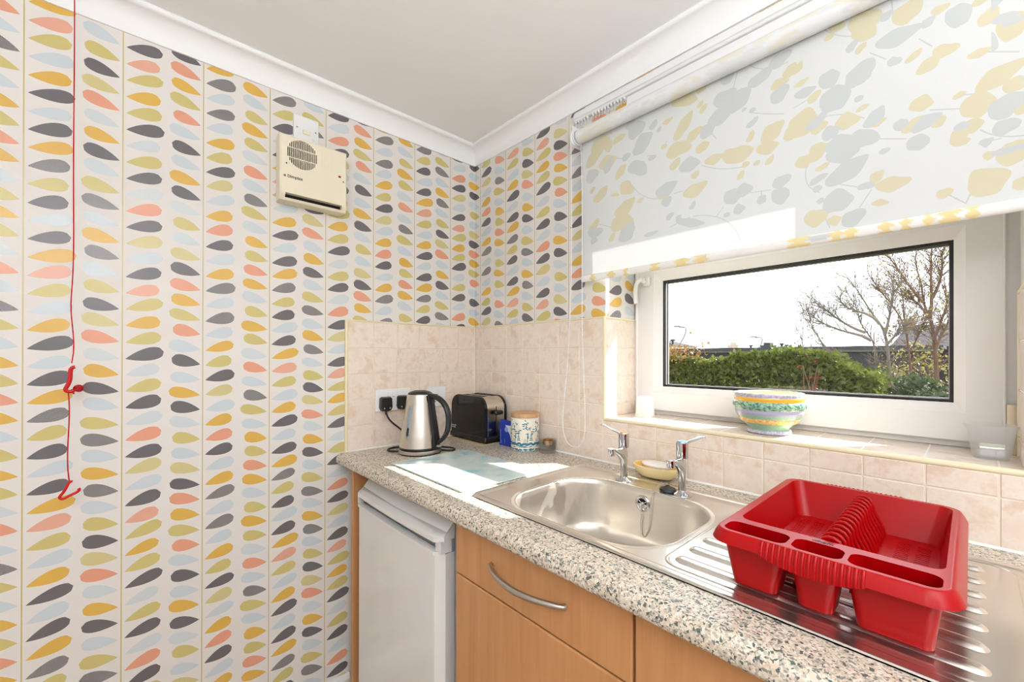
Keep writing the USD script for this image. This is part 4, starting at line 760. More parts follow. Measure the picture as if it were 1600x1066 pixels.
# ================================================================== ON THE LEFT WALL
so = thing('double_socket', 'white double wall socket on the tiles behind the kettle', 'socket', (0.0085, -0.4135, 0.183))
obj('plate', put(rbox((-0.073, -0.043, -0.006), (0.073, 0.043, 0.0085), 0.003), (0.0085, -0.4125, 0.183), (0, 1, 0), (0, 0, 1), (1, 0, 0)), 'white_plastic', so, smooth=40)
for yc in (-0.4300, -0.4130): obj('rocker', rbox((0.015, yc - 0.0058, 0.196), (0.0205, yc + 0.0058, 0.214), 0.002), 'white_plastic', so, smooth=40)
for yc in (-0.4300, -0.4130): obj('rocker_line', box((0.0168, yc - 0.0055, 0.1945), (0.0173, yc + 0.0055, 0.1962)), 'dark_void', so)
for yc in (-0.4500, -0.3780): obj('pin_hole', cat_(*[box((0.0166, yc + dy - w_, 0.172 + dz - h_), (0.0172, yc + dy + w_, 0.172 + dz + h_)) for dy, dz, w_, h_ in ((0, 0.008, .0022, .004), (-.011, -.014, .004, .002), (.011, -.014, .004, .002))]), 'dark_void', so)
def mains_plug(name, label, yc, zc, cord=None):
    t = thing(name, label, 'plug', (0.0172, yc, zc))
    pts = [(-0.0225, 0.024), (-0.0165, 0.029), (0.0165, 0.029), (0.0225, 0.024), (0.0245, -0.012), (0.019, -0.024), (0.010, -0.0275), (-0.010, -0.0275), (-0.019, -0.024), (-0.0245, -0.012)]
    rg = [np.array([(x_, yc + a_ * s_, zc + b_ * s_) for a_, b_ in pts]) for x_, s_ in ((0.0176, 0.94), (0.021, 1.0), (0.036, 0.96), (0.0415, 0.86))]
    obj('body', loft(rg), 'black_plastic', t, smooth=35)
    for dy in (-0.0115, 0.0115): obj('screw_cap', onX(lathe([(0, 0), (0.0058, 0), (0.0058, 0.0008), (0, 0.0012)], 18), (0.0405, yc + dy, zc - 0.014)), 'brass_pin', t)
    if cord is not None: obj('cable_grip', tube(cord, 0.0045, 8), 'black_rubber', t, smooth=50)
mains_plug('mains_plug', 'black mains plug in the left side of the double wall socket', -0.450, 0.168, [(0.030, -0.450, 0.142), (0.0315, -0.4505, 0.128)])
mains_plug('mains_plug', 'black mains plug half hidden behind the kettle, in the right side of the double socket', -0.378, 0.170)
s1 = thing('single_switch', 'white single switched wall socket between kettle and toaster', 'socket', (0.0085, -0.214, 0.183))
obj('plate', put(rbox((-0.043, -0.043, -0.006), (0.043, 0.043, 0.0085), 0.003), (0.0085, -0.2135, 0.183), (0, 1, 0), (0, 0, 1), (1, 0, 0)), 'white_plastic', s1, smooth=40)
obj('rocker', rbox((0.015, -0.2200, 0.1935), (0.0205, -0.2085, 0.212), 0.002), 'white_plastic', s1, smooth=40)
obj('rocker_line', box((0.0168, -0.2195, 0.1915), (0.0173, -0.209, 0.1937)), 'dark_void', s1)
obj('pin_hole', cat_(*[box((0.0166, -0.2135 + dy - w_, 0.176 + dz - h_), (0.0172, -0.2135 + dy + w_, 0.176 + dz + h_)) for dy, dz, w_, h_ in ((0, 0.008, .0022, .004), (-.011, -.014, .004, .002), (.011, -.014, .004, .002))]), 'dark_void', s1)

fs = thing('fused_spur', 'white fused connection plate on the wallpaper just above the fan heater', 'fused spur', (0.0, -0.734, 1.138))
onW = lambda m, x_, yc, zc: put(m, (x_, yc, zc), (0, 1, 0), (0, 0, 1), (1, 0, 0))
obj('plate', onW(rbox((-0.0405, -0.043, -0.006), (0.0405, 0.043, 0.0085), 0.003), 0.0002, -0.734, 1.1385), 'white_plastic', fs, smooth=40)
for dy in (-0.030, 0.030): obj('screw', onW(lathe([(0, 0), (0.0030, 0), (0.0026, 0.0012), (0, 0.0014)], 14), 0.0086, -0.734 + dy, 1.1385), 'dull_metal', fs)
obj('fuse_carrier', onW(cbox((-0.012, -0.007, 0), (0.012, 0.007, 0.003), 0.0012), 0.0085, -0.734, 1.128), 'heater_cream', fs)
obj('flex_outlet', onW(lathe([(0.0, 0), (0.005, 0), (0.004, 0.003), (0, 0.003)], 16), 0.0085, -0.712, 1.112), 'white_plastic', fs)

fh = thing('fan_heater', 'cream wall-mounted fan heater with round grille and black outlet slot', 'heater', (0.0, -0.72, 0.866))
HY0, HY1, HZ0, HZ1, HX = -0.829, -0.6125, 0.8665, 1.0825, 0.0595
hb = M(cat_(hullp([(0.0, HY0 + 0.004, HZ0), (0.0, HY1 - 0.004, HZ0), (0.0, HY0 + 0.004, HZ1), (0.0, HY1 - 0.004, HZ1), (0.050, HY0, HZ0 + 0.014), (0.050, HY1, HZ0 + 0.014), (0.050, HY0, HZ1 - 0.003), (0.050, HY1, HZ1 - 0.003),
                    (HX - 0.003, HY0 + 0.0015, HZ0 + 0.014), (HX - 0.003, HY1 - 0.0015, HZ0 + 0.014), (HX, HY0 + 0.006, HZ0 + 0.016), (HX, HY1 - 0.006, HZ0 + 0.016), (HX, HY0 + 0.006, HZ1 - 0.010), (HX, HY1 - 0.006, HZ1 - 0.010), (HX - 0.004, HY0 + 0.002, HZ1 - 0.004), (HX - 0.004, HY1 - 0.002, HZ1 - 0.004),
                    (0.046, HY0 + 0.001, HZ0), (0.046, HY1 - 0.001, HZ0)])))
hb = hb - M(box((0.036, HY0 + 0.0175, HZ0 + 0.0075), (0.08, HY1 - 0.0185, HZ0 + 0.0215)))
GC, GZ, GR = -0.7605, 1.0235, 0.0475
slots = []
for i in range(17):
    yy = GC - GR + 0.004 + i * (2 * GR - 0.008) / 16; hz = math.sqrt(max(0, GR ** 2 - (yy - GC) ** 2))
    bars = [-0.0165, 0.0165]; cut = [(-hz, -0.0178), (-0.0152, 0.0152), (0.0178, hz)] if hz > 0.020 else [(-min(hz, 0.0152), min(hz, 0.0152))]
    for a_, b_ in cut:
        if b_ - a_ > 0.003: slots.append(M(box((0.048, yy - 0.0019, GZ + a_), (0.08, yy + 0.0019, GZ + b_))))
hb = hb - m3.Manifold.batch_boolean(slots, m3.OpType.Add)
for yy in np.linspace(-0.70, -0.668, 5): hb = hb + M(box((HX - 0.001, yy - 0.0006, 1.0), (HX + 0.0006, yy + 0.0006, 1.066)))
obj('casing', hb, 'heater_cream', fh, smooth=25)
obj('grille_back', box((0.0470, GC - GR, GZ - GR), (0.0492, GC + GR, GZ + GR)), 'dark_void', fh)
obj('outlet_slot', box((0.0358, HY0 + 0.0178, HZ0 + 0.0078), (0.040, HY1 - 0.0188, HZ0 + 0.0212)), 'dark_void', fh)
obj('neon', onW(cbox((-0.0045, -0.0032, 0), (0.0045, 0.0032, 0.0012), 0.0005), HX - 0.0003, -0.6395, 0.9875), 'red_neon', fh)
for yy, zz in ((-0.8085, 0.9835), (-0.6265, 0.973)): obj('screw', onW(lathe([(0, 0), (0.0026, 0), (0.0022, 0.0008), (0, 0.001)], 14), HX - 0.0003, yy, zz), 'heater_dark', fh)
obj('lettering', onW(text('Dimplex', 0.0088, 0.0004, bold=True), HX + 0.0001, -0.8060, 0.9385), 'logo_black', fh)
obj('lettering_mark', cat_(*[onW(ext(Polygon([(-0.0013, -0.0013), (0.0013, -0.0013), (0.0013, 0.0013), (-0.0013, 0.0013)]).buffer(0), 0.0004), HX + 0.0001, -0.8150 + 0.0035 * i, 0.9405 + 0.0035 * j) for i in range(2) for j in range(2)]), 'logo_black', fh)

pc = thing('pull_cord', 'red emergency pull cord hanging down the wallpaper with a knotted toggle and a triangle', 'pull cord', (0.05, -1.286, 0.0))
cp = curve([(0.05, -1.2855, ZC - 0.012), (0.05, -1.2852, 1.0), (0.05, -1.2853, 0.75), (0.05, -1.2875, 0.52), (0.05, -1.289, 0.48), (0.05, -1.2865, 0.43), (0.049, -1.2875, 0.335)], 40)
obj('cord', tube(cp, 0.0013, 6), 'red_cord', pc)
obj('lower_cord', tube(curve([(0.049, -1.2935, 0.268), (0.05, -1.291, 0.21), (0.05, -1.2935, 0.12), (0.05, -1.2905, 0.0415)], 30), 0.0013, 6), 'red_cord', pc)
obj('ceiling_rose', lathe([(0, ZC - 0.014), (0.022, ZC - 0.014), (0.026, ZC - 0.003), (0.026, ZC - 0.0002), (0, ZC - 0.0002)], 28, (0.05, -1.2855, 0)), 'white_plastic', pc, smooth=40)
obj('toggle', tube(curve([(0.05, -1.2815, 0.3255), (0.05, -1.2850, 0.3245), (0.05, -1.2895, 0.305), (0.05, -1.2955, 0.277), (0.05, -1.2975, 0.268), (0.05, -1.292, 0.2645), (0.05, -1.284, 0.268)], 26), 0.0043, 12), 'red_plastic', pc, smooth=60)
kn = []; c0 = np.array([0.051, -1.2755, 0.272])
t = np.linspace(0, 1, 260)
kp = np.stack([c0[0] + 0.009 * np.sin(2 * pi * 7.1 * t) * np.cos(2 * pi * 1.7 * t), c0[1] + 0.0085 * np.cos(2 * pi * 7.1 * t), c0[2] + 0.0085 * np.sin(2 * pi * 7.1 * t) * np.sin(2 * pi * 1.7 * t + .3)], 1)
obj('knot', cat_(tube(kp, 0.0013, 6), trimesh.Trimesh(trimesh.creation.icosphere(2, 0.0072).vertices + c0, trimesh.creation.icosphere(2).faces), tube([(0.05, -1.288, 0.268), (0.051, -1.278, 0.27)], 0.0022, 6), tube([(0.05, -1.2845, 0.268), (0.052, -1.2835, 0.258)], 0.0016, 6)), 'red_cord', pc)
obj('triangle', tube(curve([(0.05, -1.2850, 0.0395), (0.05, -1.2885, 0.040), (0.05, -1.2935, 0.0325), (0.05, -1.303, 0.0125), (0.05, -1.3065, 0.0035), (0.05, -1.3035, 0.0005), (0.05, -1.292, 0.0045), (0.05, -1.2795, 0.0105), (0.05, -1.2735, 0.0165), (0.05, -1.2745, 0.0205)], 60), 0.0031, 12), 'red_plastic', pc, smooth=60)

# ================================================================== RED DISH DRAINER
dd = thing('dish_drainer', 'red plastic dish drainer with plate rack and cutlery boxes standing on the steel drainer', 'dish drainer', (1.436, -0.32, 0.0068))
RZ = 0.090
def taper(b, t, zb, zt, rb, rt): return hull2(rr(*b, rb, zb, 8), rr(*t, rt, zt, 8))
comps = [((1.3265, 1.3815, -0.4985, -0.4560), (1.3135, 1.3975, -0.5135, -0.4700)), ((1.4115, 1.4480, -0.4975, -0.4560), (1.4030, 1.4610, -0.5135, -0.4700)), ((1.4760, 1.5440, -0.4970, -0.4560), (1.4660, 1.5535, -0.5135, -0.4700))]
solid = taper((1.3320, 1.5430, -0.450, -0.160), (1.3150, 1.5570, -0.458, -0.130), 0.026, RZ - 0.001, 0.022, 0.020)
for b_, t_ in comps: solid = solid + taper((b_[0] - .002, b_[1] + .002, b_[2] - .002, -0.452), (t_[0] - .002, t_[1] + .002, t_[2] - .002, -0.4565), 0.0095, RZ - 0.001, 0.010, 0.014)
rimP = rpoly(1.3060, 1.5625, -0.5205, -0.1255, 0.024)
solid = solid + mext(rimP, 0.0028, RZ - 0.0018)
cut = [taper((1.3340, 1.5410, -0.448, -0.162), (1.3175, 1.5545, -0.4525, -0.1325), 0.0285, RZ + 0.003, 0.020, 0.018)]
for b_, t_ in comps: cut.append(taper((b_[0], b_[1], b_[2], -0.4565), (t_[0], t_[1], t_[2] + .0005, -0.4710), 0.0120, RZ + 0.003, 0.009, 0.013))
for c_ in cut: solid = solid - c_
sl = []
for xg in (1.351, 1.3745, 1.4965, 1.5215):
    for i in range(13):
        for y0_ in (-0.295, -0.43): sl.append(M(box((xg - 0.0085, y0_ + 0.0085 * i - 0.0011, 0.01), (xg + 0.0085, y0_ + 0.0085 * i + 0.0011, 0.05))))
for i in range(14): sl.append(M(box((1.4165, -0.4445 + 0.0205 * i - 0.0065, 0.01), (1.4600, -0.4445 + 0.0205 * i + 0.0065, 0.05))))
solid = solid - m3.Manifold.batch_boolean(sl, m3.OpType.Add)
obj('tray', solid, 'drainer_red', dd, smooth=32)
# turned-down lip all round
def lipring(d, z): return rr(1.3060 - d, 1.5625 + d, -0.5205 - d, -0.1255 + d, 0.024 + d, z, 12)
obj('rim_lip', loft([lipring(-0.0035, RZ + 0.0010), lipring(-0.001, RZ + 0.0014), lipring(0.0015, RZ + 0.0004), lipring(0.0055, RZ - 0.006), lipring(0.0090, RZ - 0.0140), lipring(0.0096, RZ - 0.0155), lipring(0.0080, RZ - 0.0158), lipring(0.0040, RZ - 0.006), lipring(0.0, RZ - 0.0012)], False, False), 'drainer_red', dd, smooth=40)
# grips: deeper ribbed skirts in the middle of front and back
def grip(y0, sgn):
    parts = []
    xs_ = np.linspace(1.369, 1.490, 30); top, bot = [], []
    rings = []
    for x_ in xs_:
        u = (x_ - 1.369) / 0.121; dz = 0.0125 * math.sin(pi * min(1, max(0, u))) ** 0.6
        prof_ = [(0.0012, RZ + 0.0012), (0.0058, RZ - 0.006), (0.0092, RZ - 0.0145), (0.0098, RZ - 0.0150 - dz), (0.0078, RZ - 0.0150 - dz), (0.0070, RZ - 0.0140), (0.0035, RZ - 0.006), (0.0, RZ - 0.001)]
        rings.append(np.array([(x_, y0 + sgn * q, z) for q, z in prof_]))
    parts.append(loft(rings))
    for x_ in np.linspace(1.3735, 1.4855, 17):
        u = (x_ - 1.369) / 0.121; dz = 0.0125 * math.sin(pi * u) ** 0.6
        parts.append(tube([(x_, y0 + sgn * 0.0014, RZ + 0.0008), (x_, y0 + sgn * 0.0056, RZ - 0.006), (x_, y0 + sgn * 0.0088, RZ - 0.014), (x_, y0 + sgn * 0.0094, RZ - 0.0142 - dz)], 0.0024, 8))
    return cat_(*parts)
obj('grip', grip(-0.5205, -1), 'drainer_red', dd, smooth=40); obj('grip', grip(-0.1255, 1), 'drainer_red', dd, smooth=40)
# plate rack: fourteen arched bars
for i in range(14):
    y_ = -0.4445 + 0.0205 * i
    P = [(1.4105, y_, 0.0275), (1.4185, y_, 0.058), (1.4265, y_, 0.0815)] + [(1.4385 + 0.0122 * cos(a), y_, 0.0815 + 0.0122 * sin(a)) for a in np.linspace(pi * 0.92, pi * 0.08, 9)] + [(1.4505, y_, 0.0815), (1.4585, y_, 0.058), (1.4665, y_, 0.0275)]
    p_ = curve(P, 26); T = np.gradient(p_, axis=0); T /= np.linalg.norm(T, axis=1, keepdims=True); rings = []
    for q, t_ in zip(p_, T):
        nn = np.array([-t_[2], 0, t_[0]]); rings.append(np.array([q + np.array([0, 1, 0]) * 0.0021 * cos(b_) + nn * 0.0031 * sin(b_) for b_ in np.arange(10) * 2 * pi / 10]))
    obj('plate_rib', loft(rings), 'drainer_red', dd, smooth=50)
for b_, _ in comps:
    for fx in (b_[0] + 0.010, b_[1] - 0.010): obj('foot', lathe([(0, 0.0070), (0.004, 0.0070), (0.0055, 0.0115), (0, 0.0115)], 14, (fx, b_[2] + 0.008, 0)), 'drainer_red', dd, smooth=40)
for fx in (1.350, 1.525): obj('foot', lathe([(0, 0.0070), (0.006, 0.0070), (0.009, 0.027), (0, 0.027)], 14, (fx, -0.185, 0)), 'drainer_red', dd, smooth=40)
wm = text('wham', 0.0066, 0.0005, bold=True)
obj('lettering', put(wm, (1.419, -0.4658, RZ + 0.0010), (1, 0, 0), (0, 1, 0), (0, 0, 1)), 'black_rubber', dd)

# ================================================================== ON THE WINDOW SILL
pb = thing('ceramic_bowl', 'ceramic planter bowl banded in lilac, yellow and green on the window sill', 'bowl', (1.203, 0.083, ZS))
prof_b = [(0.0, 0.0006), (0.050, 0.0006), (0.0535, 0.004), (0.0525, 0.010), (0.0465, 0.0125), (0.050, 0.018), (0.0600, 0.0275), (0.0655, 0.0305), (0.0705, 0.036), (0.0728, 0.0405), (0.0730, 0.0435), (0.0752, 0.0460), (0.0785, 0.0520), (0.0790, 0.0535), (0.0812, 0.0580), (0.0812, 0.0640), (0.0815, 0.0660), (0.0850, 0.0700), (0.0868, 0.0770), (0.0855, 0.0840), (0.0818, 0.0875), (0.0815, 0.0890), (0.0832, 0.0930), (0.0832, 0.0975), (0.0818, 0.0995), (0.0828, 0.1020), (0.0830, 0.1065), (0.0805, 0.1095), (0.0765, 0.1095), (0.0745, 0.1060), (0.0745, 0.075), (0.060, 0.033), (0.040, 0.018), (0.0, 0.016)]
fine = []
for (r0, z0_), (r1, z1_) in zip(prof_b[:-1], prof_b[1:]):
    nn = max(1, int(math.hypot(r1 - r0, z1_ - z0_) / 0.0016)); fine += [(r0 + (r1 - r0) * k / nn, z0_ + (z1_ - z0_) * k / nn) for k in range(nn)]
fine.append(prof_b[-1]); NB = 140
pbm = lathe(fine, NB, (1.203, 0.083, ZS))
LIL, YLW, GRN, DGR, PGR = srgb(176, 172, 200), srgb(246, 190, 70), srgb(150, 190, 156), srgb(44, 122, 100), srgb(170, 204, 176)
def bowl_ink(p):
    z = p[2] - ZS; dx, dy = p[0] - 1.203, p[1] - 0.083; r_ = math.hypot(dx, dy); a = math.atan2(dy, dx)
    if r_ < 0.0805 and z > 0.1085 or (r_ < 0.0746 and z > 0.0645) : return srgb(240, 224, 180), 0.2
    if z < 0.0118: return LIL, 0.9
    if z < 0.0300: return GRN, 0.15
    if z < 0.0432: return (YLW if meshkit.noise(np.array([[a * 9, z * 160, 1.0]]))[0] > 0.42 else srgb(222, 150, 44)), 0.6
    if z < 0.0528: return GRN, 0.2
    if z < 0.0655: return LIL, 0.1
    if z < 0.0872:
        u = (a * 15 / (2 * pi)) % 1.0 - 0.5; w_ = (z - 0.0765) / 0.012
        s_ = math.sin(5.2 * math.atan2(w_, u * 2.4) + 7 * math.hypot(u * 2.4, w_) + 1.0)
        return (DGR if s_ > 0.25 and math.hypot(u * 2, w_) < 1.05 else PGR if s_ > -0.55 else srgb(120, 176, 150)), 0.25
    if z < 0.0993: return YLW, 0.0
    return LIL, 0.85
bi = [bowl_ink(p) for p in pbm.vertices]
obj('body', pbm, 'planter_glaze', pb, smooth=True, ink=(np.array([q[0] for q in bi]), np.array([q[1] for q in bi])))
obj('floral_relief', cat_(*[trimesh.Trimesh(trimesh.creation.icosphere(2).vertices * (0.0058, 0.0058, 0.0074) + (1.203 + 0.0818 * cos(a), 0.083 + 0.0818 * sin(a), ZS + 0.0768), trimesh.creation.icosphere(2).faces) for a in np.arange(30) * 2 * pi / 30]), 'planter_glaze', pb, smooth=True,
    ink=(np.vstack([np.array([(DGR if (i % 2 == 0) else GRN)] * 162) for i in range(30)]), np.full(30 * 162, 0.5)))
ct = thing('plastic_cup', 'frosted plastic cup upside down on the left end of the window sill', 'cup', (0.814, 0.115, ZS))
obj('cup', lathe([(0.0318, 0.0006), (0.0335, 0.0010), (0.0335, 0.004), (0.0318, 0.006), (0.0305, 0.020), (0.0275, 0.052), (0.0262, 0.0660), (0.0240, 0.0685), (0.0, 0.0690), (0.0, 0.0680), (0.0232, 0.0675), (0.0252, 0.0650), (0.0265, 0.052), (0.0296, 0.020), (0.0310, 0.004)], 44, (0.814, 0.115, ZS)), 'frosted_cup', ct, smooth=50)
tu = thing('plastic_tub', 'frosted clear plastic tub on the right end of the window sill', 'tub', (1.6165, 0.052, ZS))
obj('tub', lathe([(0.0, 0.0012), (0.0230, 0.0006), (0.0255, 0.002), (0.0275, 0.012), (0.0318, 0.045), (0.0342, 0.058), (0.0362, 0.0605), (0.0390, 0.0685), (0.0388, 0.0692), (0.0350, 0.0618), (0.0332, 0.0592), (0.0308, 0.045), (0.0266, 0.012), (0.0245, 0.003), (0.0, 0.0022)], 48, (1.602, 0.088, ZS)), 'frosted_tub', tu, smooth=50)
tc = thing('cream_tube', 'short cream plastic tube standing in the right corner of the window sill', 'tube', (1.6352, 0.1755, ZS))
obj('tube', lathe([(0, 0.0006), (0.0088, 0.0006), (0.0092, 0.002), (0.0092, 0.102), (0.0086, 0.104), (0, 0.1045)], 24, (1.6352, 0.1755, ZS)), 'tube_cream', tc, smooth=40)

# ================================================================== UNSEEN LAMPS (out of view, placed to light ceiling and walls)
la = thing('ceiling_lamp', 'unseen round opal globe lamp behind the viewer, placed to light the room', 'unseen ceiling lamp', (1.75, -2.0, 1.0))  # out of view; lights the walls and ceiling
g_ = trimesh.creation.icosphere(3, 0.13); g_.apply_translation((1.75, -2.0, 1.06)); obj('globe', g_, 'opal_glow', la)
obj('stem', cyl((1.75, -2.0, 1.188), (1.75, -2.0, ZC - 0.02), 0.012), 'white_plastic', la)
obj('ceiling_cup', lathe([(0, 0), (0.05, 0), (0.05, 0.02), (0, 0.02)], 28, (1.75, -2.0, ZC - 0.0205)), 'white_plastic', la)

ul = thing('floor_uplighter', 'unseen uplighter behind the viewer, placed to light the ceiling like bounced flash', 'unseen floor lamp', (2.45, -1.45, ZF))  # out of view; its disc lights the ceiling in place of bounced flash
obj('foot', lathe([(0, ZF + 0.0005), (0.14, ZF + 0.0005), (0.14, ZF + 0.015), (0.02, ZF + 0.025), (0, ZF + 0.025)], 32, (2.45, -1.45, 0)), 'white_plastic', ul, smooth=40)
obj('pole', cyl((2.45, -1.45, ZF + 0.02), (2.45, -1.45, 0.46), 0.012), 'white_plastic', ul, smooth=40)
obj('reflector_bowl', lathe([(0, 0.45), (0.05, 0.455), (0.14, 0.50), (0.19, 0.56), (0.188, 0.56), (0.138, 0.505), (0.05, 0.462), (0, 0.460)], 40, (2.45, -1.45, 0)), 'white_plastic', ul, smooth=40)
dl = UsdLux.DiskLight.Define(stage, ul + '/lamp_disc'); dl.CreateRadiusAttr(0.12); dl.CreateIntensityAttr(UPLIGHT); dl.CreateColorAttr(Gf.Vec3f(0.975, 0.995, 1.03))
dl.AddTransformOp().Set(Gf.Matrix4d(1, 0, 0, 0, 0, -1, 0, 0, 0, 0, -1, 0, 0, 0, 0.525 - ZF, 1))

# ================================================================== OUTSIDE
GZ_ = -1.30
obj('ground', box((-60, 0.3, GZ_ - 0.2), (40, 70, GZ_)), 'garden_ground', kind='structure')
def leaves(C, size, seed, up=0.35, jit=0.5):
    """one pointed leaf (two folded triangles) at every point"""
    r_ = np.random.default_rng(seed); n = len(C); d = r_.normal(size=(n, 3)); d[:, 2] += up; d /= np.linalg.norm(d, axis=1, keepdims=True)
    s_ = np.cross(d, r_.normal(size=(n, 3))); s_ /= np.linalg.norm(s_, axis=1, keepdims=True); nn = np.cross(d, s_)
    L_ = size * (1 + jit * (r_.random((n, 1)) - 0.5)); W = L_ * 0.42
    V = np.stack([C, C + d * L_ * .5 + s_ * W - nn * W * .25, C + d * L_, C + d * L_ * .5 - s_ * W - nn * W * .25], 1).reshape(-1, 3)
    k = np.arange(n)[:, None] * 4; return trimesh.Trimesh(V, np.vstack([k + [0, 1, 2], k + [0, 2, 3]]), process=False)
def bush_points(n, seed, x0, x1, y0, y1, ztop, zbot, shell=0.22):
    r_ = np.random.default_rng(seed); x = r_.uniform(x0, x1, n); y = r_.uniform(y0, y1, n)
    top = ztop(x) + 0.13 * (meshkit.fbm(np.stack([x * 4.5, y * 4.5, x * 0 + seed], 1)) - 0.5) * 2
    u = r_.random(n); z = np.where(r_.random(n) < 0.55, top - shell * u ** 2, zbot + (top - zbot) * u)
    return np.stack([x, y, z], 1)
hz = lambda x: np.interp(x, [-6.5, -2.1, -1.75, -1.3, -0.9, -0.45, 0.0, 0.35, 0.8], [0.36, 0.36, 0.33, 0.27, 0.27, 0.36, 0.42, 0.36, 0.16])
hg = thing('hedge', 'long clipped green hedge outside the window', 'hedge', (-2.0, 5.6, GZ_))
hp = bush_points(80000, 21, -6.5, 0.85, 5.05, 6.2, hz, GZ_ + 0.2)
hp[:, 1] = 5.05 + (hp[:, 1] - 5.05) * np.random.default_rng(3).random(len(hp)) ** 0.8
obj('foliage', leaves(hp, 0.062, 22), 'hedge_leaf', hg, kind='stuff')
obj('stems', cat_(*[tube(curve([(x_, 5.6, GZ_ + 0.001), (x_ + 0.08 * sin(7 * x_), 5.55, -0.6), (x_ + 0.15 * sin(11 * x_), 5.6, 0.02)], 6), np.linspace(0.022, 0.006, 6), 6) for x_ in np.arange(-6.3, 0.8, 0.32)]), 'bark_brown', hg)
gb = thing('golden_shrub', 'shrub with yellow and reddish young leaves growing at the left end of the hedge', 'shrub', (-1.9, 5.2, GZ_))
r_ = np.random.default_rng(31); q = r_.normal(size=(520, 3)) * (0.28, 0.12, 0.11) + (-1.72, 5.10, 0.36)
obj('foliage', leaves(q, 0.05, 32), 'golden_leaf', gb, kind='stuff')
obj('stems', cat_(*[tube(curve([(-1.75 + 0.1 * sin(i), 5.2, GZ_ + 0.001), (-1.75 + 0.2 * sin(i * 2.1), 5.2, -0.4), (-1.75 + 0.42 * sin(i * 1.7), 5.15, 0.56)], 8), np.linspace(0.014, 0.003, 8), 5) for i in range(9)]), 'bark_brown', gb)
# bare trees: hand-placed limbs, then random twigs
TREE_A = [[(0.85, GZ_ + 0.001), (0.85, -0.14), (0.85, 0.24), (0.83, 0.52), (0.81, 0.64), (0.76, 0.79), (0.68, 0.93), (0.59, 1.11), (0.51, 1.27), (0.39, 1.48)], [(0.80, GZ_ + 0.3), (0.74, 0.12), (0.71, 0.33), (0.68, 0.58), (0.62, 0.69), (0.54, 0.85), (0.49, 1.05), (0.42, 1.19), (0.34, 1.38)],
          [(0.62, 0.69), (0.49, 0.76), (0.31, 0.91), (0.11, 1.11)], [(0.68, 0.58), (0.61, 0.63), (0.44, 0.70), (0.22, 0.80), (-0.03, 1.04)], [(0.81, 0.64), (0.85, 0.83), (0.89, 1.08), (0.91, 1.20)], [(0.74, 0.02), (0.61, 0.11), (0.49, 0.24), (0.20, 0.46), (0.13, 0.60), (0.03, 0.81), (0.02, 0.95)],
          [(0.49, 0.24), (0.17, 0.26), (-0.01, 0.37), (-0.11, 0.61)], [(0.76, 0.79), (0.58, 0.96), (0.44, 1.03), (0.33, 1.22)], [(0.83, 0.52), (0.93, 0.66), (0.99, 0.74)]]
TREE_B = [[(1.30, GZ_ + 0.001), (1.28, -0.10), (1.26, 0.24), (1.24, 0.59), (1.20, 0.87), (1.14, 1.09), (1.11, 1.35), (1.06, 1.60), (1.05, 1.84)], [(1.20, 0.87), (1.22, 1.14), (1.22, 1.38), (1.23, 1.68), (1.25, 1.85)], [(1.14, 1.09), (1.04, 1.27), (0.95, 1.44), (0.81, 1.73), (0.74, 1.83)],
          [(1.22, 1.14), (1.29, 1.33), (1.32, 1.51), (1.31, 1.69)], [(1.20, 0.87), (1.11, 1.05), (0.96, 1.21)], [(1.24, 0.59), (1.28, 0.75), (1.35, 1.02), (1.34, 1.22)], [(1.25, 0.41), (1.32, 0.67), (1.40, 0.87), (1.44, 1.0)]]
TREE_C = [[(1.06, GZ_ + 0.001), (1.03, -0.11), (1.01, 0.42), (0.97, 0.77), (0.95, 0.97), (0.93, 1.24), (0.88, 1.38), (0.80, 1.53)], [(0.97, 0.77), (0.86, 1.04), (0.71, 1.31), (0.60, 1.53)], [(1.01, 0.42), (1.10, 0.62), (1.16, 0.80)]]
def tree(name, label, limbs, Y, r0, bark, seed, nt, buds, bud_mat):
    r_ = np.random.default_rng(seed); t = thing(name, label, 'tree', (limbs[0][0][0], Y, GZ_)); parts, tips = [], []
    for i, lb in enumerate(limbs):
        P = np.array([(x, 0, z) for x, z in lb]); dep = np.linspace(0, r_.normal(0, 0.35) if i else 0.1, len(P)); P[:, 1] = Y + dep * (P[:, 2] - P[0, 2])
        C = curve(P, 5 * len(lb)); rad = np.linspace(r0 if i == 0 else r0 * 0.5, 0.0042, len(C)); parts.append(tube(C, rad, 7))
        for k in range(nt if i == 0 else int(nt * 0.7)):
            j = r_.integers(len(C) // 3, len(C)); d = C[min(j + 1, len(C) - 1)] - C[j - 1]; d /= np.linalg.norm(d)
            a = r_.normal(size=3) * (0.8, 0.9, 0.5); d = d + 0.8 * a + (0, 0, 0.25); d /= np.linalg.norm(d); ln = r_.uniform(0.10, 0.38)
            m1 = C[j] + d * ln * .5 + r_.normal(0, .015, 3); e1 = C[j] + d * ln + (0, 0, 0.05 * ln) + r_.normal(0, .02, 3)
            parts.append(tube([C[j], m1, e1], [min(rad[j], 0.0045), 0.0030, 0.0018], 4)); tips += [m1, e1, (m1 + e1) / 2]
            for s_ in range(2):
                e2 = m1 + (d + r_.normal(0, .6, 3)) * ln * .45; parts.append(tube([m1, e2], [0.0026, 0.0016], 4)); tips.append(e2)
    obj('branches', cat_(*parts), bark, t)
    tips = np.array(tips); tips = tips[r_.integers(0, len(tips), buds)] + r_.normal(0, 0.025, (buds, 3))
    obj('buds', leaves(tips, 0.030, seed + 1), bud_mat, t, kind='stuff')
tree('bare_tree', 'bare grey tree leaning left outside the window, with long spreading limbs', TREE_A, 6.0, 0.036, 'bark_grey', 41, 60, 240, 'bud_leaf')
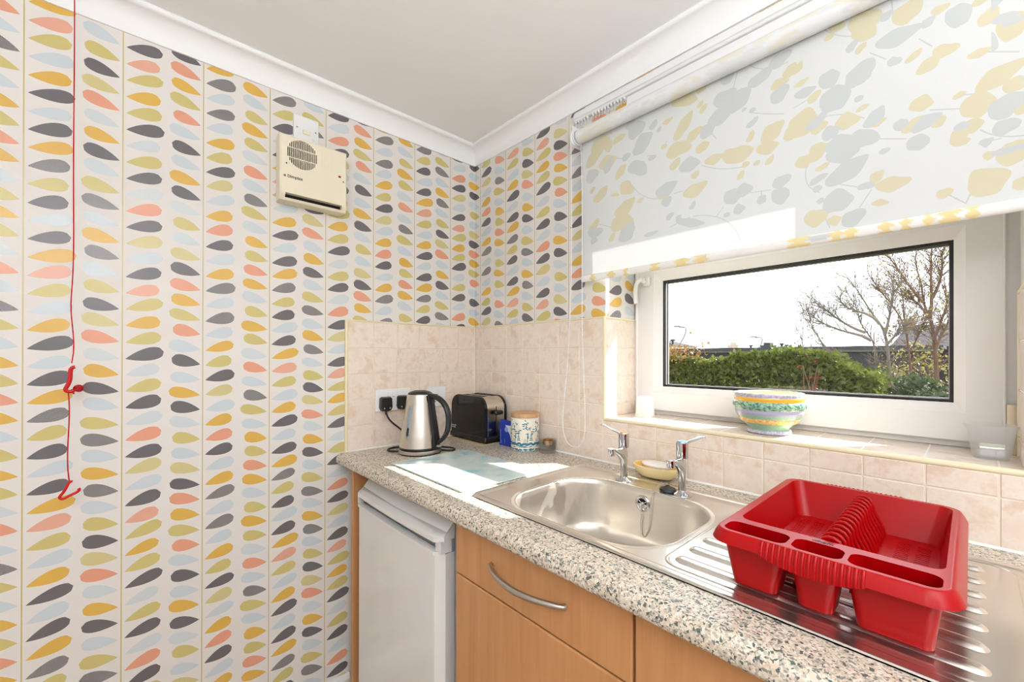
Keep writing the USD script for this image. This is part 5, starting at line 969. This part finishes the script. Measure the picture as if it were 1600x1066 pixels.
tree('budding_tree', 'tall brown tree breaking into yellow leaf at the right edge of the window view', TREE_B, 6.6, 0.040, 'bark_brown', 43, 64, 560, 'bud_leaf')
tree('slender_tree', 'slender brown sapling between the grey tree and the tall tree outside', TREE_C, 6.4, 0.022, 'bark_brown', 45, 52, 320, 'bud_leaf')
def bush(name, label, cx, cy, rx, ry, zt, n, size, m_, seed):
    t = thing(name, label, 'shrub', (cx, cy, GZ_)); r_ = np.random.default_rng(seed)
    d = r_.normal(size=(n, 3)); d /= np.linalg.norm(d, axis=1, keepdims=True); d *= (0.45 + 0.55 * r_.random((n, 1)) ** 0.4); hh = (zt - GZ_) / 2
    C = d * (rx, ry, hh) + (cx, cy, GZ_ + hh); C += 0.10 * (np.stack([meshkit.fbm(C * 3.1, seed=s_) for s_ in (1, 2, 3)], 1) - 0.5) * 2; C = C[C[:, 2] > GZ_ + 0.05]
    obj('foliage', leaves(C, size, seed + 1), m_, t, kind='stuff')
    obj('stems', cat_(*[tube(curve([(cx + 0.05 * sin(i), cy, GZ_ + 0.001), (cx + rx * .4 * sin(2 * i), cy, GZ_ + hh), (cx + rx * .7 * sin(2.3 * i + 1), cy + .1 * cos(i), zt - 0.1)], 8), np.linspace(0.016, 0.004, 8), 5) for i in range(8)]), 'bark_brown', t)
bush('evergreen_shrub', 'dark small-leaved evergreen shrub below the tall tree at the lower right of the view', 1.16, 5.0, 0.40, 0.40, 0.16, 5200, 0.055, 'evergreen_leaf', 51)
bush('evergreen_shrub', 'dark evergreen shrub between hedge and tall tree', 0.72, 5.3, 0.34, 0.4, 0.05, 3200, 0.065, 'hedge_leaf', 53)
bush('golden_bush', 'low golden-leaved shrub just right of the planter seen through the window', 0.46, 4.2, 0.26, 0.3, -0.01, 1500, 0.06, 'golden_leaf', 55)
bush('red_shrub', 'small shrub with reddish shoots at the right end of the hedge', 0.22, 5.0, 0.14, 0.2, 0.36, 150, 0.05, 'red_leaf', 57)
bush('twiggy_shrub', 'open yellow-green shrub growing round the trunks of the bare trees', 1.08, 6.9, 0.62, 0.5, 0.60, 1500, 0.045, 'bud_leaf', 59)
# flat-roofed block behind the hedge
fb = thing('flat_roof_building', 'long low dark building with a flat roof behind the hedge', 'building', (-4.0, 15.0, GZ_))
obj('wall', box((-16, 14.0, GZ_), (0.9, 20, 0.545)), 'wall_dark', fb)
obj('fascia', box((-16.1, 13.9, 0.53), (1.0, 20.1, 0.60)), 'fascia_grey', fb)
obj('roof', box((-16.2, 13.8, 0.60), (1.1, 20.2, 0.685)), 'roof_dark', fb)
for x_ in (-4.75, -4.15, -3.2, -1.4): obj('window', box((x_ - 0.24, 13.96, -0.5), (x_ + 0.24, 14.02, 0.20)), 'fascia_grey', fb); obj('pane', box((x_ - 0.19, 13.945, -0.45), (x_ + 0.19, 13.965, 0.15)), 'far_pane', fb)
for nm, lb, x_, zt, w_, m_, pots in (('chimney', 'pale stone chimney stack above the flat roof, left one', -9.7, 1.40, 0.34, 'chimney_stone', 2), ('chimney', 'grey chimney stack above the flat roof, right one', -7.6, 1.34, 0.36, 'roof_dark', 2)):
    t = thing(nm, lb, 'chimney', (x_, 30.0, GZ_)); obj('stack', cat_(box((x_ - w_, 29.6, GZ_), (x_ + w_, 30.4, zt - 0.16)), box((x_ - w_ * .55, 29.7, zt - 0.16), (x_ + w_ * .55, 30.3, zt))), m_, t)
for lb, x_, zt in (('leftmost of three chimney cowls along the roof line', -8.67, 1.22), ('middle one of three chimney cowls along the roof line', -6.82, 1.28), ('rightmost of three chimney cowls along the roof line', -6.54, 1.21)):
    t = thing('chimney_cowl', lb, 'chimney cowl', (x_, 30.0, GZ_)); obj('flue', cyl((x_, 30, GZ_), (x_, 30, zt - 0.06), 0.055, 10), 'roof_dark', t); obj('cap', lathe([(0, zt - 0.08), (0.10, zt - 0.08), (0.13, zt), (0, zt)], 12, (x_, 30, 0)), 'roof_dark', t)
for lb, x_, y_, zt, xa in (('nearer street lamp on the left of the window view', -10.86, 25.0, 2.33, -11.68), ('farther street lamp right of the first, above the flat roof', -8.89, 33.0, 1.86, -9.70)):
    t = thing('street_lamp', lb, 'street lamp', (x_, y_, GZ_)); obj('post', tube(curve([(x_, y_, GZ_), (x_, y_, zt - 0.25), (x_ - 0.04, y_, zt - 0.06), (x_ - 0.2, y_, zt), (xa + 0.3, y_, zt + 0.05)], 40), 0.045, 8), 'lamp_post', t); obj('lantern', rbox((xa, y_ - 0.1, zt + 0.02), (xa + 0.45, y_ + 0.1, zt + 0.11), 0.04), 'lamp_post', t)
t = thing('stone_house', 'pinkish stone house gable at the left edge of the window view', 'house', (-16.0, 30.0, GZ_))
obj('wall', box((-18, 30, GZ_), (-14.3, 34, 1.28)), 'stone_house', t); obj('roof', hullp([(-18.1, 29.9, 1.28), (-14.2, 29.9, 1.28), (-15.4, 30.4, 1.86), (-18.1, 30.4, 2.1), (-18.1, 34, 1.28), (-14.2, 34, 1.28)]), 'slate', t)
obj('chimney_pot', cat_(cyl((-14.45, 30.3, 1.2), (-14.45, 30.3, 1.70), 0.07, 10), box((-14.6, 30.2, 1.66), (-14.3, 30.4, 1.80))), 'roof_dark', t)
t = thing('slate_roof_house', 'house with a dark slate gable roof behind the trees on the right', 'house', (0.9, 16.5, GZ_))
obj('wall', box((0.0, 16.3, GZ_), (3.0, 21, 0.74)), 'wall_dark', t)
obj('roof', hullp([(-0.13, 16.0, 0.70), (3.2, 16.0, 0.70), (0.20, 17.2, 1.40), (3.2, 17.2, 1.40), (-0.13, 21.2, 0.70), (3.2, 21.2, 0.70)]), 'slate', t)
obj('chimney_stack', box((0.12, 17.0, 1.2), (0.36, 17.4, 1.62)), 'brick_chimney', t)
